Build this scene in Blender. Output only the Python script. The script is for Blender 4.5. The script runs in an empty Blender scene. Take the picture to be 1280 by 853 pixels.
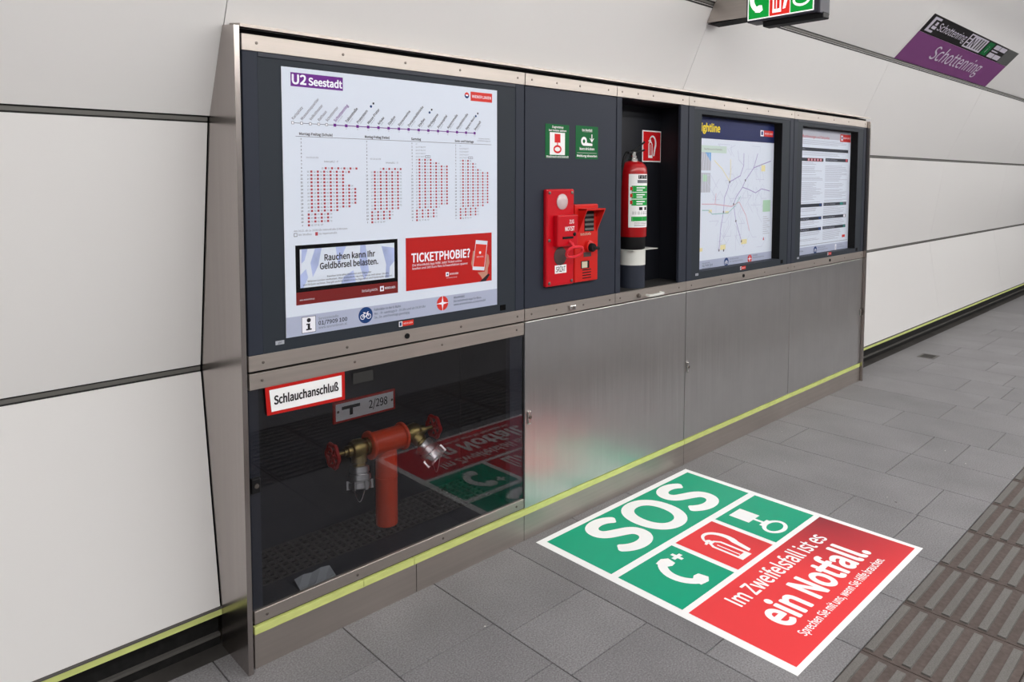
import bpy, bmesh, math, random
from mathutils import Vector, Matrix
from mathutils.geometry import tessellate_polygon
random.seed(7)
SC = bpy.context.scene
COL = SC.collection

# ------------------------------------------------------------------ camera
FPX = 907.36                                   # focal length in pixels of the 1280 wide frame
YAW, PITCH, ROLL = -0.7581, -0.0647, 0.001
cam_data = bpy.data.cameras.new('camera')
cam_data.sensor_fit = 'HORIZONTAL'
cam_data.sensor_width = 36.0
cam_data.lens = FPX / 1280 * 36.0
cam_data.shift_y = -(426.5 - 282.23) / 1280
cam_data.clip_start = 0.05
cam = bpy.data.objects.new('camera', cam_data)
COL.objects.link(cam)
_f = Vector((-math.sin(YAW) * math.cos(PITCH), math.cos(YAW) * math.cos(PITCH), math.sin(PITCH)))
_r = Vector((math.cos(YAW), math.sin(YAW), 0))
_u = _r.cross(_f)
_r2 = math.cos(ROLL) * _r + math.sin(ROLL) * _u
_u2 = -math.sin(ROLL) * _r + math.cos(ROLL) * _u
cam.matrix_world = Matrix(((_r2.x, _u2.x, -_f.x, -0.9731), (_r2.y, _u2.y, -_f.y, -2.28), (_r2.z, _u2.z, -_f.z, 1.6403), (0, 0, 0, 1)))
SC.camera = cam

# ------------------------------------------------------------------ world, exposure
world = bpy.data.worlds.new('station_air')
SC.world = world
world.use_nodes = True
world.node_tree.nodes['Background'].inputs[0].default_value = (1.0, 0.99, 0.98, 1)
world.node_tree.nodes['Background'].inputs[1].default_value = 0.35
SC.view_settings.view_transform = 'Standard'
SC.view_settings.look = 'None'
SC.view_settings.gamma = 1.0
SC.view_settings.use_curve_mapping = False
SC.view_settings.exposure = 0.0
LAMP = 27.5          # glow of the ceiling lamp diffusers

# ------------------------------------------------------------------ materials
def lin(c):
    out = []
    for v in c:
        v = v / 255.0
        out.append(v / 12.92 if v <= 0.04045 else ((v + 0.055) / 1.055) ** 2.4)
    return (out[0], out[1], out[2], 1.0)

MATS = {}
def mat(name, rgb, rough=0.5, metal=0.0, spec=0.18, noise=None, bump=None, rnd=0.0, emit=0.0, coat=0.0, bump_d=0.002):
    """noise=(scale xyz, amount) varies colour; bump=(scale xyz, strength); rnd varies value per object"""
    m = bpy.data.materials.new(name)
    m.use_nodes = True
    nt = m.node_tree
    b = nt.nodes['Principled BSDF']
    col = lin(rgb)
    b.inputs['Base Color'].default_value = col
    b.inputs['Roughness'].default_value = rough
    b.inputs['Metallic'].default_value = metal
    b.inputs['Specular IOR Level'].default_value = spec
    b.inputs['Coat Weight'].default_value = coat
    if emit:
        b.inputs['Emission Color'].default_value = col
        b.inputs['Emission Strength'].default_value = emit
    def tex(scale, detail=4.0):
        tc = nt.nodes.new('ShaderNodeTexCoord')
        mp = nt.nodes.new('ShaderNodeMapping')
        mp.inputs['Scale'].default_value = scale
        nt.links.new(tc.outputs['Object'], mp.inputs['Vector'])
        n = nt.nodes.new('ShaderNodeTexNoise')
        n.inputs['Scale'].default_value = 1.0
        n.inputs['Detail'].default_value = detail
        nt.links.new(mp.outputs['Vector'], n.inputs['Vector'])
        return n
    last = None
    if noise:
        for (scale, amt) in noise:
            n = tex(scale)
            mr = nt.nodes.new('ShaderNodeMapRange')
            mr.inputs['From Min'].default_value = 0.25
            mr.inputs['From Max'].default_value = 0.75
            mr.inputs['To Min'].default_value = 1 - amt
            mr.inputs['To Max'].default_value = 1 + amt
            nt.links.new(n.outputs['Fac'], mr.inputs['Value'])
            if last is None:
                last = mr.outputs['Result']
            else:
                mu = nt.nodes.new('ShaderNodeMath'); mu.operation = 'MULTIPLY'
                nt.links.new(last, mu.inputs[0]); nt.links.new(mr.outputs['Result'], mu.inputs[1])
                last = mu.outputs[0]
    if rnd:
        oi = nt.nodes.new('ShaderNodeObjectInfo')
        mr = nt.nodes.new('ShaderNodeMapRange')
        mr.inputs['To Min'].default_value = 1 - rnd
        mr.inputs['To Max'].default_value = 1 + rnd
        nt.links.new(oi.outputs['Random'], mr.inputs['Value'])
        if last is None:
            last = mr.outputs['Result']
        else:
            mu = nt.nodes.new('ShaderNodeMath'); mu.operation = 'MULTIPLY'
            nt.links.new(last, mu.inputs[0]); nt.links.new(mr.outputs['Result'], mu.inputs[1])
            last = mu.outputs[0]
    if last is not None:
        vm = nt.nodes.new('ShaderNodeVectorMath'); vm.operation = 'SCALE'
        vm.inputs[0].default_value = col[:3]
        nt.links.new(last, vm.inputs['Scale'])
        nt.links.new(vm.outputs['Vector'], b.inputs['Base Color'])
    if bump:
        n = tex(bump[0], 5.0)
        bp = nt.nodes.new('ShaderNodeBump')
        bp.inputs['Strength'].default_value = bump[1]
        bp.inputs['Distance'].default_value = bump_d
        nt.links.new(n.outputs['Fac'], bp.inputs['Height'])
        nt.links.new(bp.outputs['Normal'], b.inputs['Normal'])
    MATS[name] = m
    return m

mat('enamel', (228, 227, 227), 0.28, spec=0.5, noise=[((0.6, 0.6, 0.6), 0.012)])
mat('seam_dark', (52, 52, 52), 0.6)
mat('seam_grey', (104, 103, 100), 0.45)
mat('black', (7, 7, 8), 0.6, spec=0.08)
mat('skirting', (30, 30, 30), 0.5, noise=[((30, 30, 30), 0.4)])
mat('ledge', (88, 86, 84), 0.5)
mat('lime', (204, 213, 132), 0.55, noise=[((14, 14, 60), 0.10)])
mat('steel', (186, 178, 172), 0.50, 1.0, noise=[((1.5, 1.5, 60), 0.06), ((3, 3, 3), 0.06)])
mat('steel_door', (214, 213, 212), 0.30, 1.0, 0.5, noise=[((40, 40, 2), 0.02), ((5, 5, 5), 0.04)], bump=((5.0, 5.0, 0.35), 1.0), bump_d=0.014)
_b = MATS['steel_door'].node_tree.nodes['Principled BSDF']
_b.inputs['Anisotropic'].default_value = 0.75
_t = MATS['steel_door'].node_tree.nodes.new('ShaderNodeTangent'); _t.direction_type = 'RADIAL'; _t.axis = 'Z'
MATS['steel_door'].node_tree.links.new(_t.outputs[0], _b.inputs['Tangent'])
mat('steel_side', (178, 170, 166), 0.24, 1.0, noise=[((40, 40, 1.5), 0.05)])
mat('steel_bright', (205, 203, 200), 0.25, 1.0)
mat('screw', (128, 121, 116), 0.45, 1.0)
mat('slate', (45, 50, 62), 0.55, spec=0.22)
mat('slate_edge', (54, 58, 68), 0.5, spec=0.3)
mat('slate_board', (44, 50, 58), 0.58, spec=0.22)
mat('niche', (23, 25, 32), 0.5, spec=0.3)
mat('hyd_inner', (34, 36, 44), 0.6)
mat('grate', (58, 56, 56), 0.6)
mat('paper', (221, 230, 237), 0.5)
mat('paper_grey', (178, 186, 204), 0.5)
mat('ink', (38, 36, 40), 0.6)
mat('ink_grey', (112, 114, 122), 0.6)
mat('ink_pale', (172, 176, 186), 0.6)
mat('purple', (112, 44, 140), 0.5)
mat('purple_dark', (116, 62, 116), 0.4)
mat('white', (246, 247, 249), 0.5)
mat('red', (214, 30, 36), 0.35, coat=0.2)
mat('red_alarm', (196, 8, 28), 0.32, spec=0.3, coat=0.3)
mat('red_orange', (202, 30, 24), 0.35, spec=0.3, coat=0.25)
mat('red_print', (188, 32, 28), 0.45)
mat('red_cell', (196, 84, 92), 0.55)
mat('red_logo', (216, 56, 44), 0.45)
mat('maroon', (122, 36, 34), 0.45)
mat('green_dark', (0, 98, 50), 0.45)
mat('green', (0, 160, 124), 0.45)
mat('green_label', (30, 160, 70), 0.45)
mat('blue_band', (20, 34, 84), 0.45)
mat('blue', (22, 62, 116), 0.45)
mat('blue_sky', (120, 170, 214), 0.5)
mat('yellow', (240, 214, 30), 0.5)
mat('pale_green', (202, 222, 208), 0.5)
mat('map_green', (176, 214, 182), 0.5)
mat('map_grey', (188, 192, 198), 0.5)
mat('map_purple', (166, 158, 198), 0.5)
mat('map_red', (214, 178, 188), 0.5)
mat('map_teal', (158, 198, 196), 0.5)
mat('map_yellow', (232, 224, 166), 0.5)
mat('map_line', (202, 208, 222), 0.5)
mat('teal', (40, 130, 120), 0.5)
mat('ad_wash', (178, 192, 226), 0.5, noise=[((14, 14, 9), 0.25)])
mat('skin', (196, 140, 118), 0.5)
mat('cuff', (40, 30, 36), 0.6)
mat('brass', (150, 132, 84), 0.4, 1.0)
mat('hydrant_red', (200, 62, 26), 0.4, spec=0.4)
mat('wheel_red', (150, 24, 26), 0.4)
mat('alu', (200, 200, 200), 0.28, 1.0)
mat('lens', (206, 188, 190), 0.15, spec=0.6)
mat('dark_disc', (84, 70, 70), 0.4)
mat('rubber', (24, 24, 26), 0.5)
mat('beige', (206, 196, 176), 0.5)
mat('stand_white', (214, 216, 212), 0.4)
mat('ring_red', (226, 44, 60), 0.35, spec=0.4)
mat('red_cyl', (176, 16, 24), 0.3, spec=0.4, coat=0.4)
mat('foil', (150, 156, 160), 0.35)
mat('slab', (122, 121, 124), 0.55, spec=0.35, noise=[((170, 170, 170), 0.42), ((3.0, 3.0, 3.0), 0.13)], rnd=0.08, bump=((240, 240, 240), 0.25))
def add_flecks(m, scale, size, rgb):
    nt = m.node_tree; b = nt.nodes['Principled BSDF']
    tc = nt.nodes.new('ShaderNodeTexCoord')
    vo = nt.nodes.new('ShaderNodeTexVoronoi'); vo.inputs['Scale'].default_value = scale
    nt.links.new(tc.outputs['Object'], vo.inputs['Vector'])
    lt = nt.nodes.new('ShaderNodeMath'); lt.operation = 'LESS_THAN'; lt.inputs[1].default_value = size
    nt.links.new(vo.outputs['Distance'], lt.inputs[0])
    mx = nt.nodes.new('ShaderNodeMix'); mx.data_type = 'RGBA'
    src = b.inputs['Base Color'].links[0].from_socket
    nt.links.new(lt.outputs[0], mx.inputs['Factor']); nt.links.new(src, mx.inputs[6]); mx.inputs[7].default_value = lin(rgb)
    nt.links.new(mx.outputs[2], b.inputs['Base Color'])
add_flecks(MATS['slab'], 6.0, 0.022, (206, 204, 198))
add_flecks(MATS['slab'], 3.1, 0.022, (66, 64, 64))
mat('floor_far', (117, 116, 119), 0.55, noise=[((1.2, 1.2, 1.2), 0.08)])
mat('joint', (72, 66, 60), 0.8)
mat('tactile_base', (86, 77, 74), 0.7, noise=[((60, 60, 60), 0.2), ((5, 5, 5), 0.15)], rnd=0.05)
mat('tactile_rib', (104, 102, 100), 0.6, noise=[((200, 200, 200), 0.2), ((4, 4, 4), 0.1)], rnd=0.05)
mat('floor_dark', (58, 56, 55), 0.7, noise=[((8, 8, 8), 0.3)])
mat('ceiling', (200, 198, 195), 0.6)
mat('opposite', (150, 150, 152), 0.6)
mat('sign_housing', (66, 66, 76), 0.4)
mat('sign_green', (10, 160, 62), 0.3, emit=0.35)
mat('sign_red', (228, 48, 40), 0.3, emit=0.35)
mat('sign_white', (255, 255, 255), 0.3, emit=0.45)
mat('plate_black', (18, 18, 20), 0.35)
mat('plate_grey', (84, 86, 86), 0.4)
mat('plate_text', (186, 182, 196), 0.5)
mat('lamp_face', (255, 252, 248), 0.5, emit=LAMP)
mat('lamp_body', (210, 210, 208), 0.5)

def glass_mat(name, f0, tint, f1=1.0):
    m = bpy.data.materials.new(name); m.use_nodes = True
    nt = m.node_tree; nt.nodes.clear()
    o = nt.nodes.new('ShaderNodeOutputMaterial')
    t = nt.nodes.new('ShaderNodeBsdfTransparent'); t.inputs[0].default_value = (tint, tint, tint * 1.02, 1)
    g = nt.nodes.new('ShaderNodeBsdfGlossy'); g.inputs['Roughness'].default_value = 0.0
    g.inputs['Color'].default_value = (1, 1, 1, 1)
    lw = nt.nodes.new('ShaderNodeLayerWeight'); lw.inputs['Blend'].default_value = 0.5
    pw = nt.nodes.new('ShaderNodeMath'); pw.operation = 'POWER'; pw.inputs[1].default_value = 5.0
    fr = nt.nodes.new('ShaderNodeMapRange'); fr.inputs['To Min'].default_value = f0; fr.inputs['To Max'].default_value = f1
    nt.links.new(lw.outputs['Facing'], pw.inputs[0]); nt.links.new(pw.outputs[0], fr.inputs['Value'])
    mx = nt.nodes.new('ShaderNodeMixShader')
    nt.links.new(fr.outputs[0], mx.inputs[0]); nt.links.new(t.outputs[0], mx.inputs[1]); nt.links.new(g.outputs[0], mx.inputs[2])
    nt.links.new(mx.outputs[0], o.inputs[0])
    MATS[name] = m
glass_mat('glass_case', 0.006, 0.99, 0.3)
glass_mat('glass_door', 0.036, 0.80)

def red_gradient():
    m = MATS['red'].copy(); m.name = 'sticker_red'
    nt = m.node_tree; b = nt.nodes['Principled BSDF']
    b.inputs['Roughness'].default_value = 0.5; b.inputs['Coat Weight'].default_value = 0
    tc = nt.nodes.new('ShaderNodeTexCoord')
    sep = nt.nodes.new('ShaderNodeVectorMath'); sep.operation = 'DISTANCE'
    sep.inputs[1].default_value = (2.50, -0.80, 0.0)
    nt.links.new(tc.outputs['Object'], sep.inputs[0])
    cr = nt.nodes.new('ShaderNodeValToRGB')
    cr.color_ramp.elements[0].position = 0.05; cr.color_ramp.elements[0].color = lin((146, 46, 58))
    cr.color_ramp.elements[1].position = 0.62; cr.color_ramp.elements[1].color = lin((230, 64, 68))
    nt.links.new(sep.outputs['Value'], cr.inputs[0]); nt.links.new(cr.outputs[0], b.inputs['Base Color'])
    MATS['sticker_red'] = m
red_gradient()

# ------------------------------------------------------------------ geometry helpers
class MB:
    """collects shapes into one mesh"""
    def __init__(s):
        s.v = []; s.f = []; s.m = []; s.sm = []
    def add(s, vs, fs, mi=0, smooth=False):
        o = len(s.v)
        s.v += [tuple(v) for v in vs]
        for f in fs:
            s.f.append([i + o for i in f]); s.m.append(mi); s.sm.append(smooth)
        return s
    def box(s, x0, x1, y0, y1, z0, z1, mi=0):
        vs = [(x0, y0, z0), (x1, y0, z0), (x1, y1, z0), (x0, y1, z0), (x0, y0, z1), (x1, y0, z1), (x1, y1, z1), (x0, y1, z1)]
        return s.add(vs, [(0, 3, 2, 1), (4, 5, 6, 7), (0, 1, 5, 4), (1, 2, 6, 5), (2, 3, 7, 6), (3, 0, 4, 7)], mi)
    def rbox(s, x0, x1, y0, y1, z0, z1, r=0.005, seg=2, mi=0):
        bm = bmesh.new()
        bmesh.ops.create_cube(bm, size=1)
        for v in bm.verts:
            v.co = Vector(((x0 + x1) / 2 + v.co.x * (x1 - x0), (y0 + y1) / 2 + v.co.y * (y1 - y0), (z0 + z1) / 2 + v.co.z * (z1 - z0)))
        bmesh.ops.bevel(bm, geom=list(bm.edges), offset=r, segments=seg, affect='EDGES', profile=0.5)
        bm.verts.index_update()
        s.add([v.co[:] for v in bm.verts], [[v.index for v in f.verts] for f in bm.faces], mi)
        bm.free()
        return s
    def prism(s, poly, O, U, V, N, t, mi=0):
        """poly (counter-clockwise in U,V) extruded by t along -N"""
        O, U, V, N = Vector(O), Vector(U), Vector(V), Vector(N)
        n = len(poly)
        top = [O + U * a + V * b for a, b in poly]
        bot = [p - N * t for p in top]
        tri = tessellate_polygon([top])
        fs = []
        for a, b, c in tri:
            nn = (top[b] - top[a]).cross(top[c] - top[a])
            if nn.dot(N) < 0: b, c = c, b
            fs.append((a, b, c)); fs.append((a + n, c + n, b + n))
        for i in range(n):
            j = (i + 1) % n
            fs.append((i, i + n, j + n, j))
        return s.add(top + bot, fs, mi)
    def lathe(s, prof, O, A, n=24, mi=0, smooth=True, cap=True):
        """prof = list of (distance along axis, radius)"""
        O, A = Vector(O), Vector(A).normalized()
        ref = Vector((0, 0, 1)) if abs(A.z) < 0.9 else Vector((1, 0, 0))
        U = A.cross(ref).normalized(); V = A.cross(U)
        vs = []; fs = []
        for d, r in prof:
            for k in range(n):
                a = 2 * math.pi * k / n
                vs.append(O + A * d + U * (r * math.cos(a)) + V * (r * math.sin(a)))
        for i in range(len(prof) - 1):
            for k in range(n):
                k2 = (k + 1) % n
                fs.append((i * n + k, (i + 1) * n + k, (i + 1) * n + k2, i * n + k2))
        if cap:
            fs.append(tuple(range(n)))
            fs.append(tuple((len(prof) - 1) * n + k for k in reversed(range(n))))
        return s.add(vs, fs, mi, smooth)
    def tube(s, pts, r, n=8, closed=False, mi=0):
        pts = [Vector(p) for p in pts]
        m = len(pts); vs = []; fs = []
        prevU = None
        for i in range(m):
            a = pts[(i - 1) % m] if (closed or i > 0) else pts[i]
            b = pts[(i + 1) % m] if (closed or i < m - 1) else pts[i]
            T = (b - a).normalized()
            if prevU is None:
                ref = Vector((0, 0, 1)) if abs(T.z) < 0.9 else Vector((1, 0, 0))
                U = T.cross(ref).normalized()
            else:
                U = (prevU - T * prevU.dot(T)).normalized()
            prevU = U
            V = T.cross(U)
            for k in range(n):
                an = 2 * math.pi * k / n
                vs.append(pts[i] + U * (r * math.cos(an)) + V * (r * math.sin(an)))
        rng = m if closed else m - 1
        for i in range(rng):
            j = (i + 1) % m
            for k in range(n):
                k2 = (k + 1) % n
                fs.append((i * n + k, i * n + k2, j * n + k2, j * n + k))
        if not closed:
            fs.append(tuple(reversed(range(n)))); fs.append(tuple((m - 1) * n + k for k in range(n)))
        return s.add(vs, fs, mi, True)
    def mesh(s, name, mats):
        me = bpy.data.meshes.new(name)
        me.from_pydata(s.v, [], s.f)
        for m in mats: me.materials.append(MATS[m])
        me.polygons.foreach_set('material_index', s.m)
        me.polygons.foreach_set('use_smooth', s.sm)
        me.update()
        if any(s.sm):
            try: me.set_sharp_from_angle(angle=math.radians(40))
            except Exception: pass
        return me
    def build(s, name, mats, parent=None):
        if isinstance(mats, str): mats = [mats]
        return link(name, s.mesh(name, mats), parent)

def link(name, me, parent=None):
    o = bpy.data.objects.new(name, me)
    COL.objects.link(o)
    if parent is not None:
        o.parent = parent
        off = Vector((0, 0, 0)); p = parent
        while p is not None:
            off += p.location; p = p.parent
        if me is not None: o.location = -off          # mesh data is in world coordinates
    return o

def thing(name, label, cat, loc=(0, 0, 0), group=None):
    o = bpy.data.objects.new(name, None)
    o.empty_display_size = 0.1
    o.location = loc
    COL.objects.link(o)
    return tag(o, label, cat, group)
def tag(o, label, cat, group=None):
    o['label'] = label; o['category'] = cat
    if group: o['group'] = group
    return o
def structure(o, label=None, cat=None):
    o['kind'] = 'structure'
    if label: o['label'] = label
    if cat: o['category'] = cat
    return o

# text -> flat triangles, cached; the sans serif that ships with Blender, else its built-in font
import os
FONT = None
try:
    FONT = bpy.data.fonts.load(os.path.join(bpy.utils.system_resource('DATAFILES'), 'fonts', 'Noto Sans CJK Regular.woff2'))
except Exception:
    FONT = None
_TXT = {}
def txt(string, res=3):
    key = (string, res)
    if key not in _TXT:
        cu = bpy.data.curves.new('t', 'FONT')
        if FONT is not None: cu.font = FONT
        cu.body = string; cu.size = 1.0; cu.resolution_u = res; cu.fill_mode = 'FRONT'
        ob = bpy.data.objects.new('t', cu)
        me = bpy.data.meshes.new_from_object(ob)
        vs = [(v.co.x, v.co.y) for v in me.vertices]; fs = [tuple(p.vertices) for p in me.polygons]
        bpy.data.objects.remove(ob); bpy.data.curves.remove(cu); bpy.data.meshes.remove(me)
        _TXT[key] = (vs, fs)
    return _TXT[key]
_cap = None
def capheight():
    global _cap
    if _cap is None:
        _cap = max(v[1] for v in txt('H')[0])
    return _cap

class Print:
    """flat print on a plane: O + U*a + V*b, layers lifted along N"""
    def __init__(s, O, U, V, step=0.0006):
        s.O, s.U, s.V = Vector(O), Vector(U).normalized(), Vector(V).normalized()
        s.N = s.U.cross(s.V); s.step = step
        s.mb = MB(); s.mats = []; s.n = 0
    def mi(s, m):
        s.n = (s.n + 1) % 24
        if m not in s.mats: s.mats.append(m)
        return s.mats.index(m)
    def P(s, a, b, l): return s.O + s.U * a + s.V * b + s.N * (s.step * l + 0.000006 * s.n)
    def rect(s, a0, b0, a1, b1, m, l=1):
        a0, a1 = min(a0, a1), max(a0, a1); b0, b1 = min(b0, b1), max(b0, b1)
        s.mb.add([s.P(a0, b0, l), s.P(a1, b0, l), s.P(a1, b1, l), s.P(a0, b1, l)], [(0, 1, 2, 3)], s.mi(m)); return s
    def poly(s, pts, m, l=1):
        P3 = [s.P(a, b, l) for a, b in pts]
        fs = []
        for a, b, c in tessellate_polygon([P3]):
            if (P3[b] - P3[a]).cross(P3[c] - P3[a]).dot(s.N) < 0: b, c = c, b
            fs.append((a, b, c))
        s.mb.add(P3, fs, s.mi(m)); return s
    def disc(s, a, b, r, m, l=1, n=24, rb=None):
        rb = rb or r
        return s.poly([(a + r * math.cos(2 * math.pi * k / n), b + rb * math.sin(2 * math.pi * k / n)) for k in range(n)], m, l)
    def ring(s, a, b, r, w, m, l=1, n=28, rb=None):
        rb = rb or r
        o = [s.P(a + r * math.cos(2 * math.pi * k / n), b + rb * math.sin(2 * math.pi * k / n), l) for k in range(n)]
        i = [s.P(a + (r - w) * math.cos(2 * math.pi * k / n), b + (rb - w) * math.sin(2 * math.pi * k / n), l) for k in range(n)]
        s.mb.add(o + i, [(k, (k + 1) % n, n + (k + 1) % n, n + k) for k in range(n)], s.mi(m)); return s
    def line(s, pts, w, m, l=1):
        for (a0, b0), (a1, b1) in zip(pts[:-1], pts[1:]):
            d = Vector((a1 - a0, b1 - b0)); L = d.length
            if L < 1e-9: continue
            d /= L; n = Vector((-d.y, d.x)) * (w / 2); e = d * (w * 0.3)
            s.mb.add([s.P(a0 - n.x - e.x, b0 - n.y - e.y, l), s.P(a1 - n.x + e.x, b1 - n.y + e.y, l), s.P(a1 + n.x + e.x, b1 + n.y + e.y, l), s.P(a0 + n.x - e.x, b0 + n.y - e.y, l)], [(0, 1, 2, 3)], s.mi(m))
        return s
    def text(s, string, a, b, h, m, w=None, l=2, rot=0.0, bold=0.0, res=2, align='l', sx=1.0):
        vs, fs = txt(string, res)
        if not vs: return s
        shifts = [(0, 0)] if bold <= 0 else [(bold * math.cos(q * math.pi / 3), bold * math.sin(q * math.pi / 3)) for q in range(6)] if h < 0.05 else [(bold * math.cos(q * math.pi / 12), bold * math.sin(q * math.pi / 12)) for q in range(24)]
        k = h / capheight()
        x0 = min(v[0] for v in vs); x1 = max(v[0] for v in vs)
        kx = k * sx if w is None else w / (x1 - x0)
        W = (x1 - x0) * kx
        dx = {'l': 0, 'c': -W / 2, 'r': -W}[align]
        c, sn = math.cos(rot), math.sin(rot)
        for ex, ey in shifts:
            out = []
            mi = s.mi(m)
            for x, y in vs:
                p = (x - x0) * kx + dx + ex * h * 1.1; q = y * k + ey * h * 1.2
                out.append(s.P(a + p * c - q * sn, b + p * sn + q * c, l))
            s.mb.add(out, fs, mi)
        return s
    def build(s, name, parent): return s.mb.build(name, s.mats, parent)

X, Y, Z = Vector((1, 0, 0)), Vector((0, 1, 0)), Vector((0, 0, 1))
def front(y): return Print((0, y, 0), X, Z)          # print facing the platform (-y); a = world x, b = world z

# a shared screw head facing -y
_screw = MB().lathe([(0, 0.005), (0.0015, 0.005), (0.0022, 0.0035)], (0, 0, 0), (0, -1, 0), 8).mesh('screw', ['screw'])
def screw(parent, x, y, z):
    o = bpy.data.objects.new('screw', _screw); COL.objects.link(o); o.parent = parent
    o.location = Vector((x, y, z)) - parent.location
    return o

# ================================================================== SETTING
PITCHX = 0.4176
ROW0 = 0.335 - 4 * PITCHX
floor = structure(MB().box(-4, 34, -2.2, 0.6, -0.16, -0.012).build('floor', ['joint']), 'grey stone slab platform floor with ribbed tactile strip', 'floor')
known = {3: [-0.24], 5: [-0.44, -0.745], 6: [-0.99], 10: [-1.135], 12: [-0.844, -1.043], 13: [-0.528, -1.138], 14: [-0.742], 15: [-0.846, -1.047]}
for i in range(0, 26):
    x0 = ROW0 + i * PITCHX
    cuts = known.get(i)
    if cuts is None:
        cuts = []
        yv = -random.choice([0.22, 0.36, 0.5, 0.62])
        while yv > -1.2:
            cuts.append(yv); yv -= random.choice([0.3, 0.46, 0.62])
    ys = [0.14] + sorted(cuts, reverse=True) + [-1.352]
    for ya, yb in zip(ys[:-1], ys[1:]):
        MB().rbox(x0 + 0.0018, x0 + PITCHX - 0.0018, yb + 0.0018, ya - 0.0018, -0.03, 0.0, 0.0015, 1).build('slab', ['slab'], floor)
# beyond the slabs that can be told apart
MB().box(ROW0 + 26 * PITCHX, 34, -1.352, 0.14, -0.03, 0.0).build('far_paving', ['floor_far'], floor)
MB().box(-4, ROW0, -1.352, 0.14, -0.03, 0.0).build('near_paving', ['floor_far'], floor)
MB().box(-4, 34, 0.14, 0.24, -0.03, -0.004).build('floor_dark', ['floor_dark'], floor)  # darker floor strip along the wall foot, slightly below slab level
# tactile strip
rib_me = MB().prism([(0.0, 0.0), (0.030, 0.0), (0.028, 0.006), (0.002, 0.006)], (0.016, 0, 0), (0, -1, 0), (0, 0, 1), (-1, 0, 0), 0.372).mesh('rib', ['tactile_rib'])
tile_me = MB().rbox(0.002, PITCHX - 0.002, -0.416, 0, -0.03, -0.001, 0.0012, 1).mesh('tactile_tile', ['tactile_base'])
for c in range(2):
    for i in range(3, 24):
        t = bpy.data.objects.new('tactile_tile', tile_me); COL.objects.link(t); t.parent = floor
        t.location = (ROW0 + i * PITCHX, -1.3535 - c * 0.4185, 0)
        for k in range(7):
            r = bpy.data.objects.new('rib', rib_me); COL.objects.link(r); r.parent = t
            r.location = (0, -0.004 - k * 0.0598, -0.0012)
MB().box(ROW0 + 24 * PITCHX, 34, -2.2, -1.3555, -0.03, 0.0).build('far_tactile_strip', ['tactile_base'], floor)
structure(MB().box(-6, 34, -4.6, -2.2, -0.16, 0.0).build('floor_platform_edge', ['floor_far']), 'grey platform floor behind the viewer', 'floor')

# wall profile (y, z), concave tunnel lining
PROF = [(0.200, 0.146), (0.325, 0.968), (0.200, 1.838), (-0.130, 2.585), (-0.710, 3.207)]
JOINTS = [-2.60, -0.020, 2.575, 5.165, 7.78, 10.37, 12.96, 15.55, 18.14, 20.73]
CAB_L, CAB_R = -0.026, 5.102
wall = structure(MB().box(-2.6, 20.73, 0.52, 0.60, 0.0, 3.2).build('wall_back', ['seam_dark']), 'white enamel panel wall leaning over the platform', 'wall')
SEAM = 0.0125
def facet(k):
    p0, p1 = Vector((0, *PROF[k])), Vector((0, *PROF[k + 1]))
    V = (p1 - p0); L = V.length; V.normalize()
    N = X.cross(V)                                 # faces the platform
    return p0, V, L, N
for k in range(4):
    p0, V, L, N = facet(k)
    b0 = 0.0 if k == 0 else SEAM
    b1 = L - SEAM
    for a0, a1 in zip(JOINTS[:-1], JOINTS[1:]):
        g = 0.0016
        if k in (0, 1):
            if a0 > -0.1 and a1 < 5.2: continue          # the cabinet stands here
            if a1 < 0: poly = [(a0 + g, b0), (CAB_L - 0.004, b0), (CAB_L - 0.004, b1), (a0 + g, b1)]
            else: poly = [(a0 + g, b0), (a1 - g, b0), (a1 - g, b1), (a0 + g, b1)]
            MB().prism(poly, p0, X, V, N, 0.02).build('panel', ['enamel'], wall)
            if abs(a0 - 5.165) < 1e-3:
                MB().prism([(CAB_R + 0.002, b0), (a0 - g, b0), (a0 - g, b1), (CAB_R + 0.002, b1)], p0, X, V, N, 0.02).build('panel', ['enamel'], wall)
            continue
        bb0 = b0
        if k == 2 and a0 > -0.1 and a1 < 5.2:
            bb0 = 0.318                                  # cut off above the cabinet
            if a1 > 5.0:
                poly = [(a0 + g, bb0), (CAB_R + 0.004, bb0), (CAB_R + 0.004, b0), (a1 - g, b0), (a1 - g, b1), (a0 + g, b1)]
                MB().prism(poly, p0, X, V, N, 0.02).build('panel', ['enamel'], wall)
                continue
        MB().prism([(a0 + g, bb0), (a1 - g, bb0), (a1 - g, b1), (a0 + g, b1)], p0, X, V, N, 0.02).build('panel', ['enamel'], wall)
# profiles in the horizontal seams
for k in range(1, 5):
    y, z = PROF[k]
    for (xa, xb) in ([(-2.6, CAB_L - 0.004), (CAB_R + 0.002, 20.73)] if k < 3 else [(-2.6, 20.73)]):
        MB().box(xa, xb, y + 0.006, y + 0.03, z - 0.022, z + 0.022).build('seam_backing', ['seam_dark'], wall)
        MB().box(xa, xb, y + 0.001, y + 0.007, z - 0.0065, z + 0.0065).build('seam_profile', ['seam_grey'], wall)
# upper wall turning into the ceiling
MB().prism([(-2.6, 0.013), (20.73, 0.013), (20.73, 0.75), (-2.6, 0.75)], (0, -0.710, 3.207), X, Vector((0, -0.88, 0.47)).normalized(), X.cross(Vector((0, -0.88, 0.47)).normalized()), 0.02).build('upper_panel', ['enamel'], wall)
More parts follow.
